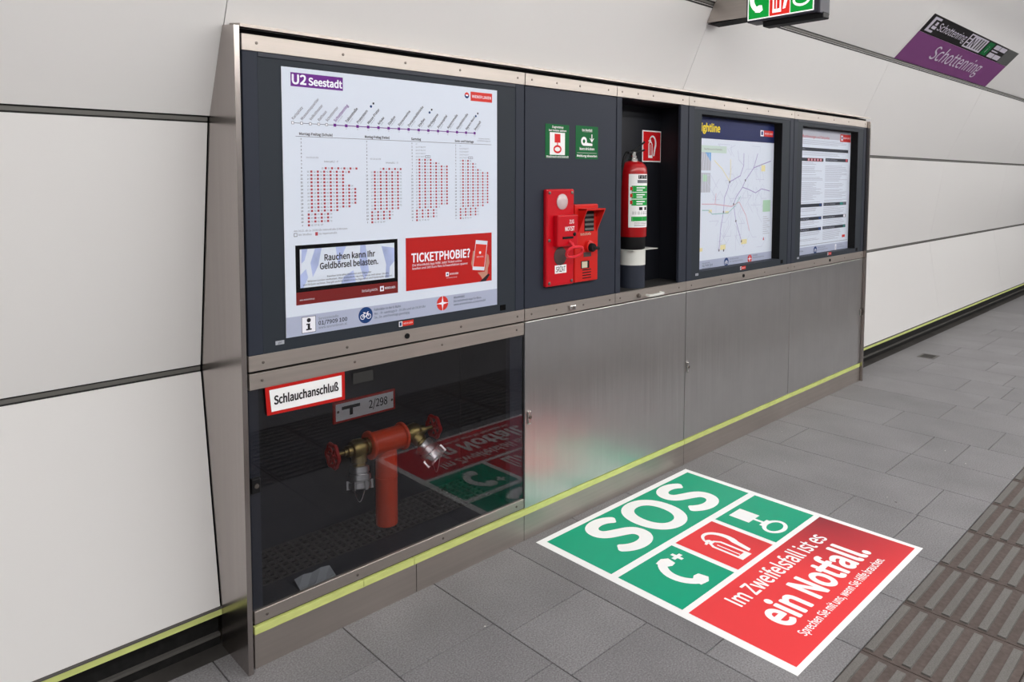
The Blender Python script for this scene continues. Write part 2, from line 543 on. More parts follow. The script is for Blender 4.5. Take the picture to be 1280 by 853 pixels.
# skirting, ledge and luminous strip at the wall foot
for xa, xb in ((-2.6, CAB_L), (CAB_R, 20.73)):
    MB().box(xa, xb, 0.232, 0.26, -0.005, 0.146).build('skirting', ['skirting'], wall)
    MB().box(xa, xb, 0.214, 0.236, 0.030, 0.040).build('skirting_ledge', ['ledge'], wall)
    MB().box(xa, xb, 0.222, 0.234, -0.005, 0.030).build('skirting_foot', ['skirting'], wall)
    MB().box(xa, xb, 0.190, 0.212, 0.140, 0.1445).build('strip_edge', ['ledge'], wall)
    st = 2.59
    a = xa
    while a < xb - 0.01:
        b = min(a + 1.295, xb)
        MB().box(a + 0.001, b - 0.001, 0.192, 0.206, 0.118, 0.140).build('luminous_strip', ['lime'], wall)
        a = b
structure(MB().box(-6, 34, -6.5, -1.30, 3.52, 3.6).build('ceiling', ['ceiling']), 'pale flat ceiling over the platform', 'ceiling')
structure(MB().box(-6, 34, -7.2, -7.1, -1.2, 3.6).build('wall_front', ['opposite']), 'dark tunnel wall across the tracks', 'wall')

# ceiling lamps along the platform
def ceiling_lamp(x, y, z, L, label):
    t = thing('ceiling_lamp', label, 'lamp', (x, y, z), 'ceiling lamps along the platform')
    MB().rbox(x, x + L, y - 0.10, y + 0.10, z, z + 0.09, 0.01, 2).build('housing', ['lamp_body'], t)
    hc = [(0.085 * math.cos(math.pi * q / 10), -0.075 * math.sin(math.pi * q / 10)) for q in range(11)]
    MB().prism(hc, (x + 0.02, y, z), Y, Z, (-1, 0, 0), L - 0.04).build('diffuser', ['lamp_face'], t)
ORD = ['first', 'second', 'third', 'fourth', 'fifth', 'sixth', 'seventh', 'eighth']
for j, (yl, row) in enumerate(((-2.5, 'middle of the platform'), (-4.4, 'platform edge, added for frontal light'))):  # outer row is unseen, added to throw frontal light on the cabinet
    for i in range(8):
        ceiling_lamp(-4.6 + i * 2.4, yl, 3.10, 2.2, '%s long white ceiling lamp in the row over the %s' % (ORD[i], row))

# ================================================================== CABINET
XM = [0.004, 1.264, 1.905, 2.544, 3.822, 5.080]
ZT, ZR, ZM1, ZM2, ZL1, ZL2 = 2.100, 2.0477, 1.060, 1.008, 0.1445, 0.1178
cab = thing('cabinet_frame', 'long stainless steel wall cabinet frame with lime strip along its plinth', 'cabinet', (2.54, 0.15, 0))
side = [(-0.020, 0.0), (0.198, 0.0), (0.198, 0.146), (0.322, 0.968), (0.198, 1.838), (0.068, 2.130), (-0.020, 2.118)]
for x0, x1 in ((-0.026, -0.009), (5.082, 5.101)):
    MB().prism(side if x0 < 0 else side[:5] + [(0.082, 2.095), (-0.020, 2.095)], (x0, 0, 0), Y, Z, (-1, 0, 0), (x1 - x0)).build('side_panel', ['steel_side'], cab)
MB().prism([(-0.020, 2.116), (0.06, 2.128), (0.06, 2.138), (-0.020, 2.126)], (-0.006, 0, 0), Y, Z, (-1, 0, 0), 5.088).build('top_rim', ['steel'], cab)
MB().box(-0.004, 5.080, 0.46, 0.47, 0.0, 2.10).build('back_panel', ['black'], cab)
MB().box(-0.004, 5.080, 0.012, 0.07, 2.095, 2.114).build('shadow_gap', ['black'], cab)
for a, b in ((0.005, 0.665), (0.667, 1.262), (1.264, 2.544), (2.546, 5.080)):
    MB().box(a + 0.0006, b - 0.0006, 0.0, 0.02, 0.0, 0.1165).build('plinth_plate', ['steel'], cab)
for a, b in ((0.005, 0.425), (0.426, 0.655), (0.656, 2.548), (2.550, 5.080)):
    MB().box(a + 0.0006, b - 0.0006, -0.0015, 0.02, ZL2, ZL1).build('luminous_strip', ['lime'], cab)
MB().box(-0.004, 5.080, 0.012, 0.025, 0.10, 0.155).build('plinth_backing', ['black'], cab)

def rails(t, x0, x1, screws_top, screws_bot):
    MB().rbox(x0 + 0.002, x1 - 0.002, 0.0, 0.016, ZR, ZT, 0.0012, 1).build('top_rail', ['steel'], t)
    MB().rbox(x0 + 0.002, x1 - 0.002, 0.0, 0.016, ZM2, ZM1, 0.0012, 1).build('bottom_rail', ['steel'], t)
    for x in screws_top: screw(t, x, 0.0, 2.074)
    for x in screws_bot: screw(t, x, 0.0, 1.034)

def display_case(i, ox0, ox1, oz0, oz1, depth, label):
    x0, x1 = XM[i], XM[i + 1]
    t = thing('display_case', label, 'display case', ((x0 + x1) / 2, 0.05, ZM2), 'poster cases in the cabinet')
    a, b = x0 + 0.003, x1 - 0.003
    D = max(depth, 0.02) + 0.004
    f = MB()
    f.box(a + 0.052, ox0, 0.005, D, ZM1, ZR).box(ox1, b - 0.052, 0.005, D, ZM1, ZR)
    f.box(ox0, ox1, 0.005, D, oz1, ZR - 0.016).box(ox0, ox1, 0.005, D, ZM1, oz0)
    f.build('frame', ['slate_board'], t)
    MB().rbox(a, a + 0.0515, 0.002, D, ZM1, ZR, 0.002, 1).build('frame_stile', ['slate'], t)
    MB().rbox(b - 0.0515, b, 0.002, D, ZM1, ZR, 0.002, 1).build('frame_stile', ['slate'], t)
    MB().rbox(a + 0.052, b - 0.052, 0.0015, 0.02, ZR - 0.016, ZR, 0.002, 1).build('frame_head', ['slate_edge'], t)
    MB().box(a, b, D + 0.001, D + 0.012, ZM1, ZR).build('back_board', ['black'], t)
    if depth > 0.02:
        MB().box(ox1 - 0.002, ox1 - 0.0005, 0.006, D, oz0, oz1).box(ox0 + 0.0005, ox0 + 0.002, 0.006, D, oz0, oz1).box(ox0 + 0.002, ox1 - 0.002, 0.006, D, oz1 - 0.002, oz1 - 0.0005).build('reveal', ['black'], t)
    MB().box(ox0, ox1, -0.0005 if depth < 0.02 else 0.004, 0.0012 if depth < 0.02 else 0.006, oz0, oz1).build('glass_pane', ['glass_case'], t)
    w = x1 - x0
    xs = [x0 + 0.051, x0 + w * 0.29, x0 + w * 0.50, x0 + w * 0.71, x1 - 0.045]
    rails(t, x0, x1, xs, [xs[0], xs[1], xs[3], xs[4]])
    # lock in the bottom rail
    xl = x0 + w * 0.497
    MB().lathe([(0, 0.0105), (0.004, 0.0105), (0.004, 0.006), (0.002, 0.006)], (xl, 0.0, 1.036), (0, -1, 0), 16).build('lock', ['rubber'], t)
    p = front(0.0045)
    p.rect(x0 + 0.097, 1.083, x0 + 0.128, 1.0965, 'ink_pale', 1); p.text('ghf', x0 + 0.1125, 1.0865, 0.0065, 'ink', align='c', l=2)
    p.build('maker_plate', t)
    p = front(0.0045)
    xt = x0 + w * 0.47
    p.rect(xt, 1.075, xt + 0.016, 1.095, 'white', 1); p.rect(xt + 0.003, 1.078, xt + 0.012, 1.092, 'blue', 2); p.rect(xt + 0.017, 1.075, xt + 0.068, 1.095, 'red_logo', 1)
    p.text('WIENER LINIEN', xt + 0.021, 1.082, 0.006, 'white', w=0.042, l=2); p.build('operator_tag', t)
    MB().box(x1 - 0.143, x1 - 0.113, 0.0025, 0.006, 1.072, 1.096).build('latch_hole', ['black'], t)
    return t

display_case(0, 0.139, 1.100, 1.1015, 2.010, 0.0, 'dark framed poster case over the hydrant compartment, leftmost of three')
display_case(3, 2.682, 3.660, 1.104, 2.010, 0.06, 'dark framed recessed poster case holding the night network map')
display_case(4, 3.958, 4.920, 1.093, 2.008, 0.06, 'dark framed recessed poster case at the far right end of the cabinet')

# ---- module with the alarm devices
t = thing('equipment_panel', 'flat dark slate panel carrying the red alarm devices', 'panel', (1.585, 0.02, ZM2))
MB().rbox(XM[1] + 0.003, XM[2] - 0.003, 0.003, 0.03, ZM1 + 0.001, ZR - 0.003, 0.002, 1).build('panel_sheet', ['slate'], t)
rails(t, XM[1], XM[2], [1.306, 1.466, 1.625, 1.835], [1.307, 1.47, 1.66, 1.86])
lk = MB().rbox(1.555, 1.597, -0.012, 0.0, 1.020, 1.044, 0.005, 2).build('latch', ['steel_bright'], t)
MB().lathe([(0, 0.006), (0.004, 0.006)], (1.576, -0.012, 1.032), (0, -1, 0), 10).build('keyhole', ['screw'], lk)

# ---- extinguisher niche
t = thing('extinguisher_niche', 'open dark niche holding the fire extinguisher', 'niche', (2.225, 0.08, ZM2))
a, b = XM[2] + 0.003, XM[3] - 0.003
MB().rbox(a, 1.948, 0.003, 0.02, ZM1 + 0.001, ZR, 0.002, 1).build('frame_stile', ['slate'], t)
MB().rbox(2.468, b, 0.003, 0.02, ZM1 + 0.001, ZR, 0.002, 1).build('frame_stile', ['slate'], t)
MB().box(a, a + 0.005, 0.02, 0.19, ZM1, ZR).build('side_wall', ['niche'], t)
MB().box(b - 0.005, b, 0.02, 0.19, ZM1, ZR).build('side_wall', ['niche'], t)
MB().box(a, b, 0.182, 0.19, ZM1, ZR).build('back_wall', ['niche'], t)
MB().box(a, b, 0.016, 0.182, ZM1 - 0.004, ZM1 + 0.002).build('shelf', ['seam_dark'], t)
MB().box(a, b, 0.016, 0.182, ZR - 0.004, ZR + 0.002).build('top_wall', ['niche'], t)
rails(t, XM[2], XM[3], [1.944, 2.075, 2.205, 2.480], [1.944, 2.085, 2.47])
h = MB().tube([(2.165, 0.0, 1.024), (2.165, -0.022, 1.024), (2.18, -0.028, 1.024), (2.275, -0.028, 1.026), (2.29, -0.022, 1.026), (2.29, 0.0, 1.026)], 0.008, 8).build('pull_handle', ['stand_white'], t)
MB().lathe([(0, 0.012), (0.012, 0.011), (0.014, 0.006)], (2.095, 0.0, 1.030), (0, -1, 0), 14).build('lock', ['screw'], t)

# ---- steel door cabinets below
for i, (x0, x1, lx, lab) in enumerate(((XM[1], XM[3], 1.291, 'wide steel cabinet door right beside the hydrant compartment'),
                                      (XM[3], XM[4], 2.566, 'steel cabinet door below the night network map'),
                                      (XM[4], XM[5], 5.053, 'steel cabinet door at the far right end with lock on its right edge'))):
    t = thing('steel_cabinet', lab, 'cabinet', ((x0 + x1) / 2, 0.1, 0.15), 'steel door cabinets in the lower row')
    g = 0.0028
    MB().rbox(x0 + g, x1 - g, 0.0, 0.018, 0.1485, 1.002, 0.002, 2).build('door', ['steel_door'], t)
    MB().box(x0 + g, x1 - g, 0.02, 0.40, 0.15, 1.0).build('body', ['black'], t)
    l = MB().rbox(lx - 0.011, lx + 0.011, -0.007, 0.0, 0.535, 0.597, 0.005, 2).build('lock_plate', ['steel_bright'], t)
    MB().lathe([(0, 0.0075), (0.006, 0.0075), (0.006, 0.003)], (lx, -0.007, 0.568), (0, -1, 0), 12).build('lock_cylinder', ['screw'], l)

# ================================================================== HYDRANT COMPARTMENT
t = thing('hydrant_cabinet', 'glass fronted dark compartment with steel rails holding the hydrant', 'cabinet', (0.63, 0.2, 0.15))
x0, x1 = XM[0] + 0.003, XM[1] - 0.003
MB().rbox(x0, x1, 0.0, 0.016, 0.947, 1.0005, 0.0012, 1).build('door_rail', ['steel'], t)
MB().rbox(x0, x1, 0.0, 0.016, 0.1530, 0.1960, 0.0012, 1).build('door_rail', ['steel'], t)
for xs in (0.05, 0.40, 0.80, 1.215):
    screw(t, xs, 0.0, 0.975); screw(t, xs, 0.0, 0.174)
MB().box(x0, 0.042, 0.014, 0.04, 0.196, 0.947).build('door_stile', ['slate'], t)
MB().box(1.187, x1, 0.014, 0.04, 0.196, 0.947).build('door_stile', ['slate'], t)
MB().box(x0, x1, 0.006, 0.012, 0.196, 0.947).build('glass_pane', ['glass_door'], t)
MB().box(x0, x0 + 0.006, 0.04, 0.45, 0.15, 0.99).build('side_wall', ['hyd_inner'], t)
MB().box(x1 - 0.006, x1, 0.04, 0.45, 0.15, 0.99).build('side_wall', ['hyd_inner'], t)
MB().box(x0, x1, 0.443, 0.45, 0.15, 0.99).build('back_wall', ['hyd_inner'], t)
MB().box(x0, x1, 0.016, 0.45, 0.984, 0.99).build('top_wall', ['hyd_inner'], t)
MB().box(x0, x1, 0.016, 0.45, 0.140, 0.146).build('bottom_wall', ['black'], t)
MB().box(x0 + 0.006, x1 - 0.006, 0.018, 0.195, 0.146, 0.158).build('sill', ['hyd_inner'], t)
gr = MB()
xx = 0.03
while xx < 1.23:
    gr.box(xx, xx + 0.010, 0.196, 0.442, 0.146, 0.158); xx += 0.034
yy = 0.2
while yy < 0.44:
    gr.box(0.012, 1.25, yy, yy + 0.008, 0.147, 0.157); yy += 0.034
gr.build('floor_grating', ['grate'], t)
lk = MB().rbox(0.006, 0.036, -0.004, 0.014, 0.600, 0.650, 0.003, 2).build('lock_box', ['rubber'], t)
MB().lathe([(0, 0.008), (0.004, 0.008), (0.004, 0.004)], (0.021, -0.004, 0.626), (0, -1, 0), 12).build('lock_cylinder', ['screw'], lk)

# hydrant
t = thing('hydrant', 'orange red standpipe hydrant with two valves behind glass', 'hydrant', (0.735, 0.30, 0.158))
HX, HY, HZ = 0.728, 0.30, 0.520
MB().lathe([(0, 0.047), (0.20, 0.047), (0.2005, 0.0485), (0.2095, 0.0485), (0.21, 0.046), (0.33, 0.046)], (HX, HY, 0.158), Z, 32).build('riser_pipe', ['hydrant_red'], t)
tee = MB().lathe([(0, 0.05), (0.16, 0.05)], (HX - 0.08, HY, HZ), X, 32).build('tee_pipe', ['hydrant_red'], t)
for sx in (-1, 1):
    MB().lathe([(0, 0.056), (0.004, 0.060), (0.012, 0.060), (0.016, 0.056)], (HX + sx * 0.074 + (0 if sx > 0 else -0.016), HY, HZ), X, 32).build('flange', ['hydrant_red'], tee)
    A = Vector((sx, 0, 0))
    O = Vector((HX + sx * 0.090, HY, HZ))
    v = MB()
    v.lathe([(0, 0.036), (0.012, 0.036), (0.014, 0.030), (0.03, 0.040), (0.062, 0.042), (0.078, 0.034), (0.082, 0.024), (0.10, 0.024), (0.102, 0.016), (0.115, 0.016)], O, A, 20)
    D = Vector((-0.12, -0.25, -1.0)).normalized() if sx < 0 else Vector((0.30, -0.62, -0.55)).normalized()
    OV = O + A * 0.045
    v.lathe([(0, 0.034), (0.055, 0.032), (0.057, 0.027), (0.075, 0.027)], OV, D, 20)
    v.build('valve_body', ['brass'], t)
    w = MB()
    wc = O + A * 0.165
    n = 28
    rim = []
    for k in range(n):
        an = 2 * math.pi * k / n
        rr = 0.046 + 0.004 * math.cos(6 * an)
        rim.append(wc + Vector((0, rr * math.cos(an), rr * math.sin(an))))
    w.tube(rim, 0.0085, 8, True)
    for k in range(3):
        an = math.pi * k / 3
        d = Vector((0, math.cos(an), math.sin(an)))
        w.tube([wc - d * 0.044, wc + d * 0.044], 0.006, 6)
    w.lathe([(0, 0.014), (0.02, 0.014)], wc - A * 0.012, A, 14)
    hw = w.build('handwheel', ['wheel_red'], t)
    MB().lathe([(0, 0.009), (0.06, 0.009)], O + A * 0.11, A, 12).build('spindle', ['brass'], hw)
    OC = OV + D * 0.068
    c = MB()
    c.lathe([(0, 0.036), (0.004, 0.040), (0.024, 0.041), (0.026, 0.037), (0.032, 0.037), (0.034, 0.045), (0.054, 0.046), (0.056, 0.041), (0.062, 0.041), (0.064, 0.047), (0.086, 0.048), (0.090, 0.044), (0.090, 0.034), (0.070, 0.032)], OC, D, 28)
    cp = c.build('hose_coupling', ['alu'], t)
    ref = Vector((1, 0, 0)); U = D.cross(ref).normalized(); V = D.cross(U)
    for k in range(6):
        an = 2 * math.pi * k / 6
        d = U * math.cos(an) + V * math.sin(an)
        s_ = D.cross(d)
        ctr = OC + D * 0.075 + d * 0.049
        pts = []
        for q in (-1, 1):
            for r_ in (-1, 1):
                for h_ in (-1, 1):
                    pts.append(ctr + D * (0.017 * q) + s_ * (0.006 * r_) + d * (0.005 * h_))
        MB().add(pts, [(0, 1, 3, 2), (4, 6, 7, 5), (0, 4, 5, 1), (2, 3, 7, 6), (0, 2, 6, 4), (1, 5, 7, 3)]).build('coupling_lug', ['alu'], cp)
    e = OC + D * 0.088 + V * 0.03
    ch = [e + Vector((0, 0, -0.06 * math.sin(math.pi * q / 8))) - V * (0.055 * q / 8) for q in range(9)]
    MB().tube(ch, 0.0015, 5).build('safety_chain', ['alu'], cp)

# number plate on the back wall behind the hydrant
def back_x(px): return px
t = thing('number_plate', 'small white plate with red border reading 2/298 above the hydrant', 'sign', (0.70, 0.435, 0.62))
PX0, PX1, PZ0, PZ1 = 0.553, 0.868, 0.596, 0.690
MB().rbox(PX0, PX1, 0.433, 0.4425, PZ0, PZ1, 0.002, 1).build('plate', ['red_print'], t)
p = front(0.433)
p.rect(PX0 + 0.012, PZ0 + 0.010, PX1 - 0.012, PZ1 - 0.010, 'white', 1)
p.build('white_field', t)
p = front(0.432)
p.rect(PX0 + 0.040, PZ0 + 0.055, PX0 + 0.130, PZ0 + 0.069, 'ink', 2); p.rect(PX0 + 0.078, PZ0 + 0.026, PX0 + 0.094, PZ0 + 0.056, 'ink', 2)
p.text('2/298', PX0 + 0.175, PZ0 + 0.034, 0.034, 'ink', w=0.095, l=2, bold=0.015, res=5)
p.disc(PX0 + 0.022, PZ0 + 0.05, 0.006, 'screw', 2, 12); p.disc(PX1 - 0.020, PZ0 + 0.047, 0.006, 'screw', 2, 12)
p.build('lettering', t)

# sign on the glass door
t = thing('hose_connection_sign', 'white sign with red border reading Schlauchanschluß on the glass', 'sign', (0.21, -0.002, 0.85))
MB().prism([(0.064, 0.852), (0.356, 0.846), (0.356, 0.9475), (0.058, 0.9475)], (0, -0.0026, 0), X, Z, (0, -1, 0), 0.0022).build('sign_plate', ['red_print'], t)
p = front(-0.0028)
p.poly([(0.079, 0.862), (0.343, 0.859), (0.343, 0.937), (0.072, 0.937)], 'white', 1)
p.build('white_field', t)
p = front(-0.0030)
p.text('Schlauchanschluß', 0.089, 0.8855, 0.028, 'ink', w=0.240, l=2, bold=0.040, res=4)
p.build('lettering', t)

t = thing('glass_label', 'small dark grey adhesive label on the glass beside the Schlauchanschluß sign', 'label', (0.44, 0.004, 0.91))
MB().box(0.395, 0.480, 0.0048, 0.0056, 0.892, 0.932).build('label_sheet', ['seam_dark'], t)
t = thing('leaflet', 'crumpled pale leaflet lying on the compartment floor behind the glass', 'paper', (0.26, 0.08, 0.159))
lf = MB()
L0 = []
for j in range(3):
    for i in range(5):
        L0.append((0.20 + i * 0.036 + j * 0.008, 0.035 + j * 0.05, 0.1605 + 0.006 * ((i + j) % 2) + 0.012 * (j == 2)))
lf.add(L0, [(j * 5 + i, j * 5 + i + 1, j * 5 + i + 6, j * 5 + i + 5) for j in range(2) for i in range(4)])
lf.build('sheet', ['foil'], t)

# ================================================================== ALARM DEVICES
t = thing('emergency_stop_box', 'tall red train stop alarm box with pull ring', 'alarm box', (1.4725, -0.01, 1.148))
MB().rbox(1.380, 1.565, -0.022, 0.0025, 1.148, 1.593, 0.007, 2).build('mounting_plate', ['red_alarm'], t)
for bx in (1.397, 1.548):
    for bz in (1.165, 1.360, 1.576):
        MB().lathe([(0, 0.0075), (0.003, 0.0075), (0.004, 0.005)], (bx, -0.022, bz), (0, -1, 0), 10).build('bolt', ['screw'], t)
MB().lathe([(0, 0.036), (0.004, 0.036), (0.005, 0.033), (0.010, 0.027), (0.013, 0.012)], (1.480, -0.022, 1.535), (0, -1, 0), 28).build('indicator_lens', ['lens'], t)
cv = MB().rbox(1.424, 1.562, -0.050, -0.022, 1.330, 1.475, 0.006, 2).build('cover_box', ['red_alarm'], t)
p = front(-0.0505)
p.text('ZUG', 1.500, 1.435, 0.017, 'white', w=0.030, l=1, bold=0.02); p.build('lettering', cv); p = front(-0.0505); p.text('NOTST', 1.472, 1.402, 0.019, 'white', w=0.062, l=1, bold=0.03)
p.build('lettering', cv)
MB().rbox(1.455, 1.525, -0.054, -0.050, 1.366, 1.376, 0.001, 1).build('slot', ['rubber'], cv)
MB().lathe([(0, 0.009), (0.004, 0.009), (0.006, 0.006)], (1.535, -0.050, 1.385), (0, -1, 0), 12).build('key_lock', ['rubber'], cv)
MB().lathe([(0, 0.042), (0.002, 0.042), (0.003, 0.038)], (1.470, -0.022, 1.285), (0, -1, 0), 28).build('push_disc', ['dark_disc'], t)
pr = MB()
pr.tube([(1.500, -0.050, 1.352), (1.502, -0.065, 1.345), (1.504, -0.073, 1.330)], 0.007, 8)
ring = []
for k in range(24):
    an = 2 * math.pi * k / 24
    a_, b_ = math.cos(an), math.sin(an)
    rx = 0.052 * (abs(a_) ** 0.75) * (1 if a_ > 0 else -1); rz = 0.024 * (abs(b_) ** 0.8) * (1 if b_ > 0 else -1)
    ring.append((1.508 + rx, -0.076 - rz * 0.5, 1.306 + rz))
pr.tube(ring, 0.0066, 8, True)
pr.build('pull_ring', ['ring_red'], t)
p = front(-0.0222)
p.rect(1.434, 1.206, 1.512, 1.244, 'white', 1); p.text('SRZAT', 1.441, 1.213, 0.024, 'ink', w=0.064, l=2, bold=0.015, res=3)
p.build('number_label', t)

t = thing('intercom', 'orange red emergency intercom with hooded grille and black knob', 'intercom', (1.66, -0.01, 1.15))
MB().rbox(1.573, 1.742, -0.020, 0.0025, 1.150, 1.520, 0.006, 2).build('body', ['red_orange'], t)
hd = MB()
hd.prism([(0.0, 0.0), (0.050, 0.105), (0.052, 0.112), (0.0, 0.112)], (1.596, -0.020, 1.385), (0, -1, 0), Z, (-1, 0, 0), 0.006)
hd.prism([(0.0, 0.0), (0.050, 0.105), (0.052, 0.112), (0.0, 0.112)], (1.726, -0.020, 1.385), (0, -1, 0), Z, (-1, 0, 0), 0.006)
hd.box(1.596, 1.732, -0.073, -0.018, 1.493, 1.500)
hd.build('rain_hood', ['red_orange'], t)
gr = MB().box(1.640, 1.708, -0.0215, -0.019, 1.390, 1.486).build('speaker_grille', ['rubber'], t)
for k in range(4):
    MB().box(1.642, 1.706, -0.0225, -0.0205, 1.396 + k * 0.022, 1.406 + k * 0.022).build('slat', ['seam_grey'], gr)
p = front(-0.0202); p.text('Notrufstelle', 1.612, 1.372, 0.012, 'beige', w=0.075, l=1, bold=0.01); p.build('lettering', t)
kb = MB().lathe([(0, 0.030), (0.016, 0.027), (0.018, 0.022)], (1.668, -0.020, 1.318), (0, -1, 0), 24).build('knob_collar', ['red_orange'], t)
MB().lathe([(0, 0.021), (0.018, 0.020), (0.022, 0.017)], (1.668, -0.036, 1.314), (0, -1, 0), 20).rbox(1.664, 1.712, -0.060, -0.044, 1.302, 1.318, 0.004, 2).build('knob', ['rubber'], kb)
MB().rbox(1.635, 1.690, -0.0215, -0.0195, 1.268, 1.290, 0.0006, 1).build('dark_plate', ['dark_disc'], t)
wn = MB().rbox(1.617, 1.676, -0.0225, -0.0195, 1.214, 1.250, 0.0008, 1).build('display_window', ['rubber'], t)
MB().rbox(1.620, 1.660, -0.0240, -0.0220, 1.217, 1.247, 0.0008, 1).build('paper_card', ['beige'], wn)
for k in range(4):
    MB().box(1.628, 1.690, -0.0208, -0.0198, 1.165 + k * 0.013, 1.170 + k * 0.013).build('microphone_slot', ['rubber'], t)

# green instruction stickers
t = thing('train_stop_sticker', 'green sticker with red pull handle pictogram above the train stop box', 'sticker', (1.473, 0.002, 1.735))
MB().box(1.394, 1.552, 0.0018, 0.0030, 1.734, 1.888).build('sheet', ['green_dark'], t)
p = front(0.0016)
p.rect(1.422, 1.749, 1.523, 1.851, 'white', 1); p.build('white_field', t); p = front(0.0010)
p.text('Zugnotstop', 1.473, 1.871, 0.009, 'white', w=0.075, align='c', l=2, bold=0.04); p.build('lettering', t); p = front(0.0010); p.text('bei Gefahr ziehen', 1.473, 1.856, 0.008, 'white', w=0.115, align='c', l=2, bold=0.04)
p.build('lettering', t); p = front(0.0010); p.text('Missbrauch wird bestraft', 1.473, 1.738, 0.007, 'white', w=0.148, align='c', l=2, bold=0.04)
p.rect(1.400, 1.7355, 1.546, 1.7362, 'white', 2)
p.build('lettering', t)
p = front(0.0010)
p.rect(1.453, 1.805, 1.492, 1.845, 'red', 1); p.rect(1.4695, 1.788, 1.4755, 1.806, 'red', 1); p.ring(1.4725, 1.775, 0.027, 0.009, 'red', 1, 28, 0.019)
p.build('pictogram', t)
t = thing('intercom_sticker', 'green sticker with pointing hand and arrow above the intercom', 'sticker', (1.68, 0.002, 1.735))
MB().box(1.599, 1.760, 0.0018, 0.0030, 1.734, 1.890).build('sheet', ['green_dark'], t)
p = front(0.0016)
p.text('Im Notfall', 1.680, 1.866, 0.010, 'white', w=0.072, align='c', l=1, bold=0.04); p.rect(1.645, 1.8625, 1.716, 1.8632, 'white', 1)
p.build('lettering', t); p = front(0.0016); p.text('kurz drücken', 1.680, 1.777, 0.011, 'white', w=0.105, align='c', l=1, bold=0.04)
p.build('lettering', t); p = front(0.0016); p.rect(1.609, 1.7622, 1.750, 1.7632, 'white', 1); p.text('Meldung abwarten', 1.680, 1.744, 0.010, 'white', w=0.145, align='c', l=1, bold=0.04)
p.build('lettering', t)
p = front(0.0016)
p.ring(1.657, 1.818, 0.021, 0.012, 'white', 1); p.poly([(1.640, 1.806), (1.652, 1.797), (1.718, 1.797), (1.718, 1.808), (1.676, 1.812), (1.668, 1.806)], 'white', 1)
p.rect(1.711, 1.822, 1.717, 1.852, 'white', 1); p.poly([(1.697, 1.834), (1.703, 1.833), (1.714, 1.823), (1.725, 1.833), (1.731, 1.834), (1.714, 1.813)], 'white', 1)
p.build('pictogram', t)

# ================================================================== FIRE EXTINGUISHER
EX, EY = 2.155, 0.090
t = thing('extinguisher_stand', 'white and dark pedestal with thin plate under the fire extinguisher', 'stand', (EX, EY, 1.062))
MB().lathe([(0, 0.070), (0.122, 0.070)], (EX, EY, 1.062), Z, 32).build('pedestal_base', ['slate'], t)
MB().lathe([(0, 0.072), (0.078, 0.072)], (EX, EY, 1.184), Z, 32).build('pedestal_top', ['stand_white'], t)
MB().rbox(EX - 0.075, EX + 0.145, EY - 0.066, EY + 0.066, 1.262, 1.266, 0.0015, 1).build('plate', ['stand_white'], t)
t = thing('fire_extinguisher', 'red fire extinguisher with white label standing in the dark niche', 'fire extinguisher', (EX, EY, 1.266))
MB().lathe([(0, 0.062), (0.004, 0.068), (0.008, 0.070), (0.066, 0.070), (0.070, 0.066)], (EX, EY, 1.266), Z, 36).build('foot_ring', ['rubber'], t)
MB().lathe([(0, 0.074), (0.002, 0.0755), (0.345, 0.0755), (0.362, 0.073), (0.380, 0.064), (0.393, 0.048), (0.400, 0.028)], (EX, EY, 1.334), Z, 40).build('cylinder', ['red_cyl'], t)
vv = MB().lathe([(0, 0.026), (0.014, 0.026), (0.016, 0.020), (0.030, 0.020), (0.032, 0.016), (0.05, 0.016)], (EX, EY, 1.732), Z, 20).build('valve', ['steel_bright'], t)
MB().rbox(EX - 0.05, EX + 0.02, EY - 0.012, EY + 0.012, 1.770, 1.784, 0.004, 2).build('valve_head', ['rubber'], vv)
MB().tube([(EX - 0.01, EY, 1.785), (EX + 0.03, EY - 0.006, 1.802), (EX + 0.085, EY - 0.012, 1.838)], 0.005, 8).tube([(EX - 0.01, EY, 1.775), (EX + 0.05, EY - 0.008, 1.785), (EX + 0.085, EY - 0.012, 1.795)], 0.005, 8).build('squeeze_lever', ['rubber'], t)
MB().lathe([(0, 0.010), (0.012, 0.010)], (EX - 0.022, EY - 0.010, 1.766), (0, -1, 0), 14).build('pressure_gauge', ['steel_bright'], t)
hz = []
for k in range(13):
    q = k / 12
    hz.append((EX - 0.05 - 0.035 * math.sin(math.pi * q * 0.5), EY + 0.03 * q, 1.775 - 0.40 * q * q))
MB().tube(hz, 0.008, 8).build('hose', ['rubber'], t)
# label wrapped on the cylinder: (a0,a1) in degrees around, z range
def label_angle(a): return -158 + (a + 125) * 1.15
def wrap(mb, a0, a1, z0, z1, r, n=8, mi=0):
    vs = []
    a0, a1 = label_angle(a0), label_angle(a1)
    for k in range(n + 1):
        an = math.radians(a0 + (a1 - a0) * k / n)
        for z in (z0, z1): vs.append((EX + r * math.cos(an), EY + r * math.sin(an), z))
    mb.add(vs, [(2 * k, 2 * k + 2, 2 * k + 3, 2 * k + 1) for k in range(n)], mi, True)
lb = MB()
wrap(lb, -125, -38, 1.385, 1.665, 0.0760, 12)
lbo = lb.build('label', ['white'], t)
lp = MB()
LM = ['ink', 'green_label', 'white', 'red_logo', 'ink_grey']
wrap(lp, -92, -45, 1.640, 1.660, 0.0763, 6, 0); wrap(lp, -95, -43, 1.618, 1.634, 0.0763, 6, 4)
for k in range(3):
    zc = 1.586 - k * 0.036
    wrap(lp, -115, -42, zc - 0.014, zc + 0.018, 0.0763, 8, 1); wrap(lp, -98, -62, zc + 0.004, zc + 0.010, 0.0766, 6, 2); wrap(lp, -98, -74, zc - 0.008, zc - 0.002, 0.0766, 6, 2)
    wrap(lp, -120, -112, zc - 0.006, zc + 0.012, 0.0766, 3, 3)
